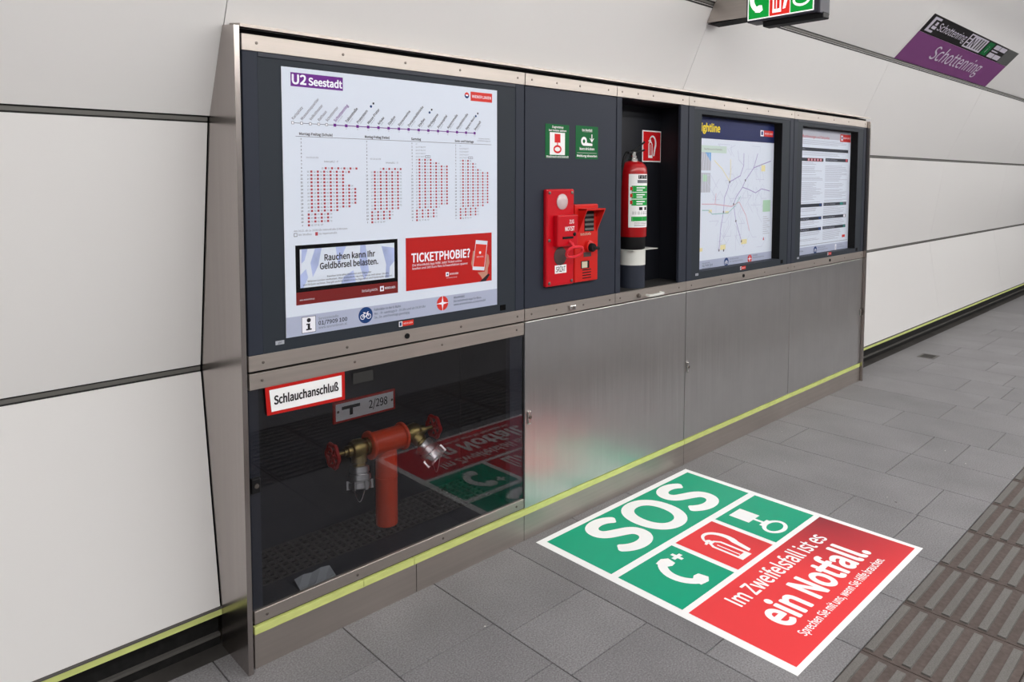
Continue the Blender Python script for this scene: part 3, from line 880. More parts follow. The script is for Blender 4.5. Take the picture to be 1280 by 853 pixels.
wrap(lp, -88, -74, 1.476, 1.492, 0.0763, 3, 0); wrap(lp, -64, -50, 1.476, 1.492, 0.0763, 3, 0)
for k in range(3): wrap(lp, -112, -45, 1.466 - k * 0.006, 1.468 - k * 0.006, 0.0763, 6, 4)
wrap(lp, -115, -42, 1.418, 1.442, 0.0763, 8, 1)
for k in range(4): wrap(lp, -105, -50, 1.410 - k * 0.006, 1.412 - k * 0.006, 0.0763, 6, 4)
for ch, a_ in (('T', -88), ('O', -78), ('T', -68), ('A', -58), ('L', -49)):
    an = math.radians(label_angle(a_))
    pp = Print((EX + 0.0768 * math.cos(an), EY + 0.0768 * math.sin(an), 1.643), (-math.sin(an), math.cos(an), 0), Z)
    pp.text(ch, 0, 0, 0.014, 'white', w=0.009, align='c', l=1)
    lp.add(pp.mb.v, pp.mb.f, 2)
lp.build('label_print', LM, lbo)

t = thing('extinguisher_sign', 'red square extinguisher sign on the back wall of the niche', 'sign', (2.43, 0.18, 1.74))
RX0, RX1, RZ0, RZ1 = 2.357, 2.533, 1.735, 1.912
MB().rbox(RX0, RX1, 0.178, 0.1815, RZ0, RZ1, 0.001, 1).build('plate', ['white'], t)
def ext_icon(p, cx, cz, s, m, l, bg=None):
    """fire extinguisher with hose drawn in outline, s = height"""
    bx = cx - 0.10 * s
    p.line([(bx - 0.14 * s, cz - 0.44 * s), (bx - 0.14 * s, cz + 0.10 * s), (bx - 0.08 * s, cz + 0.20 * s), (bx + 0.04 * s, cz + 0.20 * s), (bx + 0.11 * s, cz + 0.10 * s), (bx + 0.11 * s, cz - 0.44 * s)], 0.055 * s, m, l)
    p.rect(bx - 0.17 * s, cz - 0.50 * s, bx + 0.14 * s, cz - 0.38 * s, m, l)
    p.line([(bx - 0.03 * s, cz - 0.36 * s), (bx - 0.03 * s, cz + 0.08 * s)], 0.03 * s, m, l)
    p.rect(bx - 0.06 * s, cz + 0.20 * s, bx + 0.03 * s, cz + 0.30 * s, m, l)
    p.line([(bx - 0.16 * s, cz + 0.24 * s), (bx - 0.01 * s, cz + 0.30 * s)], 0.05 * s, m, l)
    outer = []; inner = []
    for k in range(19):
        an = math.radians(165 - k * 11.5)
        w = (0.018 + 0.0028 * k) * s
        ax, az = cx + 0.03 * s, cz + 0.14 * s
        outer.append((ax + (0.24 * s + w) * math.cos(an), az + (0.32 * s + w) * math.sin(an)))
        inner.append((ax + (0.24 * s - w) * math.cos(an), az + (0.32 * s - w) * math.sin(an)))
    p.poly(outer + [(cx + 0.19 * s, cz - 0.40 * s), (cx + 0.09 * s, cz - 0.42 * s)] + inner[::-1], m, l)
p = front(0.1778)
p.rect(RX0 + 0.007, RZ0 + 0.007, RX1 - 0.007, RZ1 - 0.007, 'red', 1); p.build('red_field', t)
p = front(0.1772); ext_icon(p, (RX0 + RX1) / 2, (RZ0 + RZ1) / 2 - 0.002, 0.128, 'white', 1); p.build('pictogram', t)

# ================================================================== TIMETABLE POSTER
t = thing('timetable_poster', 'white underground line timetable poster with adverts, headed U2 Seestadt', 'poster', (0.62, 0.003, 1.10))
MB().box(0.139, 1.100, 0.0022, 0.0045, 1.1015, 2.010).build('sheet', ['paper'], t)
p = front(0.0022)
p.rect(0.171, 1.948, 0.368, 1.994, 'purple', 0.3); p.text('U2', 0.177, 1.957, 0.030, 'white', w=0.050, l=0.6, bold=0.05, res=5); p.text('Seestadt', 0.237, 1.957, 0.024, 'white', w=0.127, l=0.6, bold=0.05, res=5)
p.build('line_heading', t)
p = front(0.0022)
p.rect(0.955, 1.957, 1.072, 1.994, 'red_logo', 0.3); p.text('WIENER LINIEN', 0.962, 1.970, 0.011, 'white', w=0.103, l=0.6, bold=0.02)
p.disc(0.935, 1.977, 0.012, 'blue', 0.3); p.poly([(0.923, 1.978), (0.947, 1.978), (0.944, 1.986), (0.935, 1.990), (0.926, 1.986)], 'red_logo', 0.6); p.rect(0.929, 1.974, 0.941, 1.980, 'white', 0.8)
p.build('operator_logo', t)
p = front(0.0022)
dots = [0.176, 0.208, 0.24, 0.272, 0.302, 0.334, 0.379, 0.425, 0.469, 0.513, 0.557, 0.603, 0.647, 0.694, 0.74, 0.787, 0.835, 0.883, 0.93, 0.976]
stops = ['Karlsplatz', 'Museumsquartier', 'Volkstheater', 'Rathaus', 'Schottentor', 'Schottenring', 'Taborstraße', 'Praterstern', 'Messe-Prater', 'Krieau', 'Stadion', 'Donaumarina', 'Donaustadtbrücke', 'Stadlau', 'Hardeggasse', 'Donauspital', 'Aspernstraße', 'Hausfeldstraße', 'Aspern Nord', 'Seestadt']
ZD = 1.8265
p.line([(dots[0], ZD), (dots[5], ZD)], 0.0018, 'ink_grey', 0.3); p.line([(dots[5], ZD), (dots[-1], ZD)], 0.0028, 'purple', 0.3)
ROT = math.radians(49)
for i, (d, s_) in enumerate(zip(dots, stops)):
    if i < 5:
        p.rect(d - 0.0048, ZD - 0.0048, d + 0.0048, ZD + 0.0048, 'ink_grey', 0.6); p.rect(d - 0.0033, ZD - 0.0033, d + 0.0033, ZD + 0.0033, 'white', 0.9)
    else:
        p.rect(d - 0.0052, ZD - 0.0052, d + 0.0052, ZD + 0.0052, 'purple', 0.6)
        if i > 5: p.text(str((i - 5) * 2 - (i > 8)), d, ZD - 0.013, 0.0045, 'ink_grey', align='c', l=0.6)
    m = 'ink_grey' if i < 5 else ('purple' if i == 5 else 'ink')
    p.text(s_, d + 0.003, ZD + 0.010, 0.0094 if i != 5 else 0.0104, m, l=0.6, rot=ROT, bold=0.03 if i >= 5 else 0.02, sx=0.94)
    if i >= 5: p.text(('Linie %d %d' % (10 + i, 70 + i))[: 6 + (i * 5) % 9], d + 0.013, ZD + 0.010, 0.0045, 'ink_grey', l=0.6, rot=ROT)
    if i in (7, 13, 18):
        L_ = 0.082 if i == 7 else 0.075
        q = (d + 0.003 + L_ * math.cos(ROT), ZD + 0.013 + L_ * math.sin(ROT))
        p.disc(q[0], q[1], 0.0048, 'blue', 0.6, 12); p.rect(q[0] + 0.007, q[1] + 0.008, q[0] + 0.014, q[1] + 0.015, 'ink', 0.6)
p.text('Gesamte Strecke', 0.998, 1.803, 0.005, 'ink_grey', w=0.06, l=0.6); p.text('zur Beförderungszeit', 0.990, 1.794, 0.005, 'ink_grey', w=0.072, l=0.6)
p.build('route_diagram', t)
p = front(0.0022)
p.line([(0.186, 1.782), (1.067, 1.782)], 0.0012, 'ink', 0.3)
for s_, x_, w_ in (('Montag-Freitag (Schule)', 0.199, 0.125), ('Montag-Freitag (Ferien)', 0.455, 0.105), ('Samstag', 0.659, 0.045), ('Sonn- und Feiertage', 0.872, 0.098)):
    p.text(s_, x_, 1.787, 0.0085, 'ink', w=w_, l=0.6, bold=0.04)
RP = 0.01225
cols = [(0.205, 0.229, 0.0122, {8: (4.5, 16), 9: (0, 14), 10: (0, 12), 11: (0, 12), 12: (0, 12), 13: (0, 15), 14: (0, 16), 15: (0, 16), 16: (0, 16), 17: (0, 16), 18: (0, 16), 19: (0, 14), 20: (0, 10), 21: (0, 8), 22: (0, 8), 23: (0, 8), 24: (0, 5)}),
        (0.462, 0.482, 0.0127, dict([(8, (3, 11))] + [(r, (0, 11)) for r in range(9, 20)] + [(20, (0, 10)), (21, (0, 8)), (22, (0, 8)), (23, (0, 7)), (24, (0, 5))])),
        (0.662, 0.683, 0.0134, dict([(5, (0, 6)), (6, (0, 9))] + [(r, (0, 12)) for r in range(7, 20)] + [(20, (0, 9)), (21, (0, 8)), (22, (0, 8)), (23, (0, 8)), (24, (0, 5))])),
        (0.876, 0.900, 0.0133, dict([(5, (0, 5)), (6, (0, 7)), (7, (0, 7)), (8, (0, 9))] + [(r, (0, 12)) for r in range(9, 20)] + [(20, (0, 10)), (21, (0, 8)), (22, (0, 8)), (23, (0, 8)), (24, (0, 5))]))]
for ci, (hx, x0, dp, rows) in enumerate(cols):
    for r in range(25):
        z = 1.774 - r * RP
        p.text(str(r % 24), hx, z - 0.003, 0.0058, 'ink', align='c', l=0.6, bold=0.03, res=1)
        if r in rows:
            a_, b_ = rows[r]
            k = a_; n = 0
            while k < b_:
                x = x0 + k * dp
                odd = (n % 2 == 1)
                if r >= 21: odd = not odd
                if odd and not (r == 24 and n > 1): p.rect(x - 0.0040, z - 0.0037, x + 0.0040, z + 0.0037, 'red_cell', 0.3)
                p.text('%02d' % ((3 + n * 5 + r) % 60), x, z - 0.003, 0.0056, 'ink', align='c', l=0.6, res=1)
                k += 1; n += 1
    if ci < 2:
        p.text('03 13 23 33', x0 - 0.006, 1.709, 0.0058, 'ink_grey', w=0.045, l=0.6, res=1); p.text("Intervall 2' - 5'", x0 + 0.062, 1.696, 0.0062, 'ink', w=0.055, l=0.6, res=1)
    else:
        p.text('00', x0, 1.770, 0.005, 'ink_grey', l=0.6, align='c', res=1)
        for r in (1, 2, 3, 4):
            p.text('12 27 42 57', x0 - 0.004, 1.771 - r * RP, 0.005, 'ink_grey', w=0.046, l=0.6, res=1)
        p.rect(x0 + 0.042, 1.7205, x0 + 0.066, 1.7300, 'ink_grey', 0.3); p.rect(x0 + 0.0435, 1.722, x0 + 0.0645, 1.7285, 'paper', 0.5); p.text('57', x0 + 0.054, 1.7225, 0.005, 'ink', l=0.8, align='c', res=1)
p.text('Am 24.12. ab ca. 15:00 Uhr Intervall alle 15 Minuten', 0.173, 1.459, 0.0065, 'ink_grey', w=0.205, l=0.6)
p.rect(0.173, 1.443, 0.185, 1.455, 'ink', 0.3); p.rect(0.1745, 1.4445, 0.1835, 1.4535, 'paper', 0.5); p.text('bis Stadlau', 0.190, 1.446, 0.0065, 'ink_grey', w=0.048, l=0.6)
p.rect(0.252, 1.443, 0.262, 1.455, 'red_cell', 0.3); p.text('bis Aspernstraße', 0.266, 1.446, 0.0065, 'ink_grey', w=0.070, l=0.6)
p.build('timetable_grid', t)
# advert: smoking
p = front(0.0022)
p.rect(0.177, 1.208, 0.592, 1.413, 'black', 0.3); p.rect(0.177, 1.208, 0.592, 1.2515, 'maroon', 0.5); p.rect(0.193, 1.266, 0.577, 1.399, 'paper', 0.6)
for pts in ([(0.193, 1.31), (0.215, 1.330), (0.222, 1.30), (0.205, 1.266), (0.193, 1.266)], [(0.25, 1.399), (0.275, 1.399), (0.262, 1.34), (0.24, 1.30), (0.232, 1.35)], [(0.33, 1.399), (0.372, 1.399), (0.352, 1.36), (0.34, 1.33)], [(0.43, 1.399), (0.452, 1.399), (0.465, 1.30), (0.445, 1.27), (0.425, 1.33)],
            [(0.52, 1.39), (0.577, 1.38), (0.577, 1.33), (0.556, 1.31), (0.553, 1.27), (0.536, 1.27), (0.54, 1.32)], [(0.36, 1.29), (0.40, 1.31), (0.41, 1.266), (0.35, 1.266)], [(0.20, 1.399), (0.222, 1.399), (0.21, 1.36), (0.198, 1.35)]):
    p.poly(pts, 'ad_wash', 0.8)
p.text('Rauchen kann Ihr', 0.286, 1.354, 0.021, 'ink', w=0.205, l=1.2, bold=0.035, res=4); p.text('Geldbörsel belasten.', 0.268, 1.325, 0.021, 'ink', w=0.236, l=1.2, bold=0.035, res=4)
p.text('Rauchen ist in allen Stationen und Zügen der', 0.385, 1.295, 0.006, 'ink', w=0.18, l=1.2, align='c', bold=0.01)
p.text('Wiener Linien verboten. Wer trotzdem raucht, muss mit einer Strafe', 0.385, 1.284, 0.006, 'ink', w=0.33, l=1.2, align='c', bold=0.01)
p.text('von 50 Euro rechnen. Das gilt auch für elektronische Zigaretten und Verdampfer aller Art.', 0.385, 1.273, 0.006, 'ink', w=0.365, l=1.2, align='c', bold=0.01)
p.text('Die Stadt gehört Dir.', 0.435, 1.226, 0.009, 'white', w=0.068, l=1.2); p.rect(0.512, 1.221, 0.529, 1.240, 'white', 0.8); p.rect(0.517, 1.226, 0.524, 1.235, 'maroon', 1.0); p.text('WIENER LINIEN', 0.533, 1.227, 0.008, 'white', w=0.046, l=1.2, bold=0.01)
p.text('www.wienerlinien.at', 0.190, 1.222, 0.006, 'white', w=0.055, l=1.2)
p.build('smoking_advert', t)
# advert: tickets
p = front(0.0022)
p.rect(0.629, 1.209, 1.069, 1.413, 'red_print', 0.3)
p.text('TICKETPHOBIE?', 0.656, 1.318, 0.033, 'white', w=0.292, l=0.8, bold=0.04, res=4)
p.text('Die WienMobil-App hilft! Jetzt Ticket online', 0.660, 1.302, 0.0085, 'white', w=0.245, l=0.8, bold=0.008); p.text('kaufen und 105 Euro fürs Schwarzfahren sparen', 0.660, 1.289, 0.0085, 'white', w=0.275, l=0.8, bold=0.008)
p.rect(0.822, 1.248, 0.838, 1.265, 'white', 0.6); p.rect(0.827, 1.253, 0.834, 1.260, 'blue', 0.8); p.text('WIENER LINIEN', 0.842, 1.253, 0.007, 'white', w=0.044, l=0.8, bold=0.01); p.text('www.wienmobil.at', 0.825, 1.240, 0.004, 'white', w=0.055, l=0.8)
p.poly([(0.990, 1.250), (1.008, 1.232), (1.020, 1.214), (1.045, 1.235), (1.047, 1.262), (1.056, 1.285), (1.052, 1.318), (1.042, 1.325), (1.030, 1.25)], 'skin', 0.5)
p.poly([(1.000, 1.209), (1.036, 1.209), (1.058, 1.234), (1.050, 1.240)], 'cuff', 0.6); p.poly([(0.955, 1.290), (0.962, 1.272), (0.972, 1.280), (0.975, 1.340), (0.966, 1.342), (0.960, 1.31)], 'skin', 0.5)
p.poly([(0.962, 1.263), (1.027, 1.255), (1.046, 1.378), (0.981, 1.386)], 'paper', 0.8); p.poly([(0.966, 1.277), (1.027, 1.270), (1.041, 1.363), (0.981, 1.370)], 'red_logo', 1.0)
p.disc(1.004, 1.332, 0.006, 'white', 1.2, 12); p.text('WIEN MOBIL', 1.004, 1.312, 0.006, 'white', w=0.038, l=1.2, align='c')
p.build('ticket_advert', t)
# footer band
def bike(p, cx, cz, s, m, l):
    p.ring(cx - 0.45 * s, cz - 0.15 * s, 0.34 * s, 0.09 * s, m, l, 18); p.ring(cx + 0.45 * s, cz - 0.15 * s, 0.34 * s, 0.09 * s, m, l, 18)
    p.line([(cx - 0.45 * s, cz - 0.15 * s), (cx - 0.22 * s, cz + 0.28 * s), (cx + 0.28 * s, cz + 0.28 * s), (cx + 0.0 * s, cz - 0.15 * s), (cx - 0.45 * s, cz - 0.15 * s)], 0.09 * s, m, l)
    p.line([(cx + 0.45 * s, cz - 0.15 * s), (cx + 0.26 * s, cz + 0.42 * s), (cx + 0.40 * s, cz + 0.42 * s)], 0.09 * s, m, l); p.line([(cx - 0.34 * s, cz + 0.38 * s), (cx - 0.10 * s, cz + 0.38 * s)], 0.09 * s, m, l)
def star(p, cx, cz, r, m1, m2, l):
    p.disc(cx, cz, r, m1, l)
    q = r * 0.95; w = r * 0.16
    p.poly([(cx + q, cz), (cx + w, cz + w), (cx, cz + q), (cx - w, cz + w), (cx - q, cz), (cx - w, cz - w), (cx, cz - q), (cx + w, cz - w)], m2, l + 0.3)
    for sx in (-1, 1): p.rect(cx + sx * r * 0.04, cz - r, cx - sx * r * 0.04, cz + r, m2, l + 0.3)
    p.rect(cx - r, cz - r * 0.04, cx + r, cz + r * 0.04, m2, l + 0.3)
p = front(0.0022)
p.rect(0.139, 1.1015, 1.100, 1.1705, 'paper_grey', 0.3)
p.rect(0.1955, 1.1085, 0.2485, 1.1650, 'ink', 0.6); p.rect(0.197, 1.110, 0.247, 1.1635, 'white', 0.8)
p.disc(0.222, 1.152, 0.0075, 'ink', 1.2); p.rect(0.2175, 1.120, 0.2265, 1.140, 'ink', 1.2); p.rect(0.2125, 1.1360, 0.2265, 1.1405, 'ink', 1.2); p.rect(0.2115, 1.1175, 0.2325, 1.1225, 'ink', 1.2)
p.text('Serviceinstelle', 0.259, 1.148, 0.009, 'ink_grey', w=0.078, l=0.8); p.text('01/7909 100', 0.259, 1.130, 0.0135, 'ink', w=0.113, l=0.8, bold=0.03); p.text('www.wienerlinien.at', 0.259, 1.116, 0.009, 'ink_grey', w=0.112, l=0.8)
p.disc(0.449, 1.140, 0.030, 'blue', 0.6, 30); bike(p, 0.449, 1.139, 0.029, 'white', 1.0)
p.text('Fahrräder in der U-Bahn', 0.486, 1.151, 0.0085, 'ink', w=0.118, l=0.8, bold=0.008); p.text('Mo. - Fr. werktags 9 - 15 Uhr und ab 18:30 Uhr', 0.486, 1.136, 0.0085, 'ink', w=0.235, l=0.8); p.text('Sa., So. und Feiertags ganztägig', 0.486, 1.122, 0.0085, 'ink', w=0.158, l=0.8)
star(p, 0.805, 1.142, 0.029, 'red_logo', 'white', 0.6)
p.text('WienMobil:', 0.862, 1.154, 0.0085, 'ink', w=0.058, l=0.8, bold=0.008); p.text('Die beliebteste App für Wien.', 0.862, 1.139, 0.0085, 'ink', w=0.15, l=0.8); p.text('www.wienerlinien.at/wienmobil', 0.862, 1.125, 0.0085, 'ink', w=0.172, l=0.8)
p.build('service_footer', t)

# ================================================================== NIGHT MAP POSTER
t = thing('night_map_poster', 'night bus network map poster with dark blue heading band', 'poster', (3.17, 0.06, 1.104))
NX0, NX1, NY = 2.686, 3.656, 0.0600
MB().box(NX0, NX1, NY, NY + 0.003, 1.092, 2.004).build('sheet', ['paper'], t)
p = front(NY)
p.rect(NX0, 1.878, NX1, 2.004, 'blue_band', 0.3)
p.text('Nightline', 2.728, 1.921, 0.043, 'yellow', w=0.243, l=0.8, bold=0.05, res=4)
p.rect(3.468, 1.918, 3.512, 1.957, 'white', 0.6); p.rect(3.478, 1.926, 3.502, 1.950, 'blue', 0.8); p.rect(3.514, 1.918, 3.640, 1.957, 'red_logo', 0.6); p.text('WIENER LINIEN', 3.524, 1.931, 0.012, 'white', w=0.106, l=0.8)
p.build('heading_band', t)
p = front(NY)
p.rect(NX0, 1.796, 3.052, 1.838, 'pale_green', 0.3); p.text('Nachtbusse im Überblick', 2.80, 1.812, 0.010, 'ink_grey', w=0.2, l=0.6)
p.rect(NX0, 1.69, 2.876, 1.797, 'map_grey', 0.3); p.poly([(2.81, 1.797), (2.876, 1.797), (2.876, 1.742)], 'blue_sky', 0.6); p.rect(NX0, 1.56, 2.873, 1.676, 'map_grey', 0.3); p.rect(2.79, 1.625, 2.835, 1.665, 'map_green', 0.6)
for k in range(6):
    p.line([(2.70 + k * 0.03, 1.69), (2.73 + k * 0.025, 1.79)], 0.003, 'paper', 0.8); p.line([(2.70 + k * 0.03, 1.56), (2.72 + k * 0.025, 1.67)], 0.003, 'paper', 0.8)
p.rect(3.522, 1.423, 3.624, 1.50, 'map_green', 0.3)
p.build('inset_maps', t)
p = front(NY)
rr = random.Random(3)
for k in range(46):                                       # faint minor routes
    a0 = rr.uniform(2.9, 3.6); b0 = rr.uniform(1.22, 1.83)
    pts = [(a0, b0)]
    for j in range(rr.randint(2, 4)):
        d = rr.choice([0, 45, 90, 135, 180, 225, 270, 315]); L_ = rr.uniform(0.03, 0.11)
        a0 = min(max(a0 + L_ * math.cos(math.radians(d)), 2.72), 3.62); b0 = min(max(b0 + L_ * math.sin(math.radians(d)), 1.19), 1.85)
        pts.append((a0, b0))
    p.line(pts, 0.0032, 'map_line', 0.3)
lines = [([(3.438, 1.803), (3.391, 1.711), (3.287, 1.631), (3.253, 1.587), (3.18, 1.53), (3.147, 1.483), (3.179, 1.376), (3.254, 1.244)], 'map_purple'),
         ([(3.262, 1.80), (3.262, 1.724), (3.222, 1.66), (3.094, 1.621), (3.07, 1.569), (3.038, 1.527), (3.029, 1.437), (3.0, 1.335), (2.985, 1.204)], 'map_purple'),
         ([(2.787, 1.491), (2.93, 1.487), (3.121, 1.469), (3.215, 1.495), (3.303, 1.407), (3.351, 1.307)], 'map_red'),
         ([(2.93, 1.487), (2.94, 1.55)], 'map_red'),
         ([(2.79, 1.454), (2.86, 1.452), (2.90, 1.428), (3.082, 1.429), (3.161, 1.468), (3.23, 1.53)], 'map_teal'),
         ([(3.615, 1.758), (3.50, 1.735), (3.391, 1.711)], 'map_purple'), ([(3.188, 1.814), (3.20, 1.76), (3.262, 1.724)], 'map_line'),
         ([(2.914, 1.75), (3.006, 1.70), (3.094, 1.625)], 'map_yellow'), ([(3.10, 1.76), (3.105, 1.68), (3.094, 1.625)], 'map_yellow'),
         ([(3.61, 1.56), (3.50, 1.575), (3.42, 1.55), (3.32, 1.575), (3.253, 1.587)], 'map_purple')]
for pts, m in lines: p.line(pts, 0.0058, m, 0.6)
for (a_, b_) in ((3.147, 1.483), (3.094, 1.621), (3.253, 1.244), (2.985, 1.204), (3.039, 1.20), (3.287, 1.631), (3.029, 1.437), (3.179, 1.376)):
    p.disc(a_, b_, 0.008, 'ink_grey', 0.9, 10)
for (a_, b_, w_, h_) in ((3.0, 1.205, 0.06, 0.03), (3.25, 1.225, 0.07, 0.03), (2.70, 1.21, 0.10, 0.02), (3.49, 1.69, 0.05, 0.04), (2.86, 1.437, 0.035, 0.018), (3.05, 1.425, 0.04, 0.016)):
    p.rect(a_, b_, a_ + w_, b_ + h_, 'map_yellow', 0.5)
for k in range(9): p.line([(3.53, 1.39 - k * 0.014), (3.53 + 0.05 + 0.04 * ((k * 7) % 3) / 2, 1.39 - k * 0.014)], 0.004, 'map_grey', 0.5)
p.poly([(3.53, 1.235), (3.55, 1.235), (3.54, 1.26)], 'red_cell', 0.6)
p.build('route_map', t)
p = front(NY)
p.rect(NX0, 1.092, NX1, 1.154, 'paper_grey', 0.3)
p.text('Serviceinstelle', 2.80, 1.133, 0.009, 'ink_grey', w=0.085, l=0.8); p.text('01/7909 100', 2.80, 1.116, 0.012, 'ink', w=0.115, l=0.8); p.text('www.wienerlinien.at', 2.80, 1.103, 0.008, 'ink_grey', w=0.10, l=0.8)
p.disc(3.074, 1.125, 0.027, 'blue', 0.6, 24); bike(p, 3.074, 1.124, 0.026, 'white', 1.0)
p.text('Fahrräder in der U-Bahn', 3.115, 1.136, 0.008, 'ink_grey', w=0.11, l=0.8); p.text('Mo. - Fr. werktags und am Abend', 3.115, 1.120, 0.008, 'ink_grey', w=0.16, l=0.8)
star(p, 3.363, 1.124, 0.027, 'red_logo', 'white', 0.6)
p.text('WienMobil:', 3.405, 1.138, 0.008, 'ink_grey', w=0.06, l=0.8); p.text('Die beliebteste App für Wien.', 3.405, 1.124, 0.008, 'ink_grey', w=0.15, l=0.8)
p.build('service_footer', t)

# ================================================================== TARIFF POSTER
t = thing('fares_poster', 'pale fares and rules poster with dark heading bars', 'poster', (4.44, 0.06, 1.09))
TX0, TX1, TY = 3.962, 4.916, 0.0600
MB().box(TX0, TX1, TY, TY + 0.003, 1.082, 2.002).build('sheet', ['paper'], t)
p = front(TY)
p.rect(TX0, 1.935, TX1, 2.002, 'map_grey', 0.3)
p.text('Tarifbestimmungen und Fahrpreise', 4.02, 1.936, 0.018, 'red_cell', w=0.50, l=0.8, bold=0.02)
p.rect(4.714, 1.926, 4.910, 1.984, 'red_print', 0.6); p.rect(4.730, 1.936, 4.765, 1.974, 'white', 0.8); p.rect(4.738, 1.945, 4.758, 1.966, 'blue', 1.0); p.text('WIENER LINIEN', 4.775, 1.950, 0.012, 'white', w=0.12, l=0.9)
p.build('heading', t)
p = front(TY)
def tbar(a0, a1, z0, z1, s_, icon=None):
    p.rect(a0, z0, a1, z1, 'slate_board', 0.4)
    if s_: p.text(s_, a0 + 0.012, z0 + (z1 - z0) * 0.3, (z1 - z0) * 0.42, 'ink_pale', l=0.8, w=min(0.2, (a1 - a0) * 0.55), bold=0.01)
    if icon: p.rect(a1 - 0.045, z0 + 0.002, a1 - 0.010, z1 - 0.002, icon, 0.8)
tbar(4.0, 4.872, 1.842, 1.866, '')
p.text('Tickets', 4.02, 1.849, 0.010, 'ink_pale', w=0.10, l=0.8)
tbar(4.0, 4.428, 1.768, 1.792, ''); 
for k in range(5): p.rect(4.165 + k * 0.050, 1.770, 4.200 + k * 0.050, 1.790, 'red_cell', 0.8); p.rect(4.176 + k * 0.050, 1.774, 4.188 + k * 0.050, 1.786, 'paper', 1.0)
tbar(4.462, 4.872, 1.771, 1.795, 'Zeitkarten und Ermäßigungen', 'red_cell')
tbar(4.0, 4.424, 1.436, 1.460, '', 'blue'); tbar(4.450, 4.862, 1.438, 1.462, 'Fahrräder'); p.rect(4.745, 1.439, 4.80, 1.461, 'teal', 0.8); p.rect(4.805, 1.439, 4.842, 1.461, 'ink_grey', 0.8)
tbar(4.0, 4.420, 1.340, 1.363, 'Hunde in der Bahn', 'blue'); tbar(4.444, 4.860, 1.342, 1.365, 'Nichtraucherschutz im Bereich', 'white')
tbar(4.0, 4.418, 1.260, 1.283, 'Rauchverbot', 'blue'); tbar(4.444, 4.860, 1.262, 1.285, 'Information und Beratung', 'teal')
rr = random.Random(5)
for (a0, a1, z0, z1) in ((4.02, 4.86, 1.876, 1.925), (4.02, 4.86, 1.804, 1.836), (4.0, 4.43, 1.47, 1.76), (4.462, 4.87, 1.47, 1.762), (4.0, 4.42, 1.37, 1.43), (4.45, 4.86, 1.372, 1.43), (4.0, 4.42, 1.29, 1.335), (4.45, 4.86, 1.292, 1.336), (4.0, 4.42, 1.175, 1.255), (4.45, 4.80, 1.175, 1.255)):
    z = z1 - 0.004
    while z > z0:
        if rr.random() < 0.88: p.line([(a0, z), (a0 + (a1 - a0) * rr.uniform(0.6, 1.0), z)], 0.0028, 'ink_pale', 0.4)
        z -= 0.0095
p.rect(4.80, 1.185, 4.855, 1.205, 'red_logo', 0.6)
p.line([(4.0, 1.160), (4.90, 1.160)], 0.003, 'ink_grey', 0.4)
p.build('rules_text', t)
p = front(TY)
p.rect(TX0, 1.082, TX1, 1.147, 'paper_grey', 0.3)
p.disc(4.33, 1.115, 0.028, 'blue', 0.6, 24); bike(p, 4.33, 1.114, 0.026, 'white', 1.0)
p.text('Fahrräder in der U-Bahn', 4.375, 1.126, 0.008, 'ink_grey', w=0.13, l=0.8); p.text('Mo. - Fr. werktags und am Abend', 4.375, 1.110, 0.008, 'ink_grey', w=0.17, l=0.8)
p.rect(4.675, 1.092, 4.700, 1.138, 'white', 0.6); p.text('i', 4.684, 1.100, 0.03, 'ink', l=0.8)
p.text('Serviceinstelle', 4.72, 1.126, 0.008, 'ink_grey', w=0.09, l=0.8); p.text('www.wienerlinien.at', 4.72, 1.110, 0.008, 'ink_grey', w=0.13, l=0.8); p.text('01/7909', 4.05, 1.115, 0.010, 'ink', w=0.08, l=0.8)
p.build('service_footer', t)

# ================================================================== FLOOR STICKER
t = thing('floor_sticker', 'large square SOS floor sticker in green, red and white', 'floor sticker', (1.9, -0.65, 0.0))
MB().prism([(1.292, -1.262), (2.505, -1.266), (2.498, -0.044), (1.291, -0.048)], (0, 0, 0.0012), X, Y, Z, 0.001).build('white_sheet', ['white'], t)
fp = lambda: Print((0, 0, 0.0013), X, Y, 0.0004)
for q in ((1.330, -0.449, 2.464, -0.079), (1.330, -0.793, 1.7135, -0.484), (2.078, -0.793, 2.464, -0.484)):
    p = fp(); p.rect(*q, 'green', 1); p.build('green_field', t)
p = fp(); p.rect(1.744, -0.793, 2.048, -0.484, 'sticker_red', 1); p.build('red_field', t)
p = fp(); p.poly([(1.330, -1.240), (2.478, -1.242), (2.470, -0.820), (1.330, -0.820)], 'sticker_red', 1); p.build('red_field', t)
p = fp(); p.text('SOS', 1.518, -0.392, 0.282, 'white', w=0.780, l=2, bold=0.044, res=10); p.build('lettering', t)
p = fp(); p.text('Im Zweifelsfall ist es', 1.512, -0.938, 0.074, 'white', w=0.770, l=2, bold=0.022, res=6); p.build('lettering', t)
p = fp(); p.text('ein Notfall.', 1.520, -1.118, 0.130, 'white', w=0.775, l=2, bold=0.042, res=8); p.build('lettering', t)
p = fp(); p.text('Sprechen Sie mit uns, wenn Sie Hilfe brauchen.', 1.515, -1.188, 0.034, 'white', w=0.758, l=2, bold=0.02, res=4)
p.build('lettering', t)
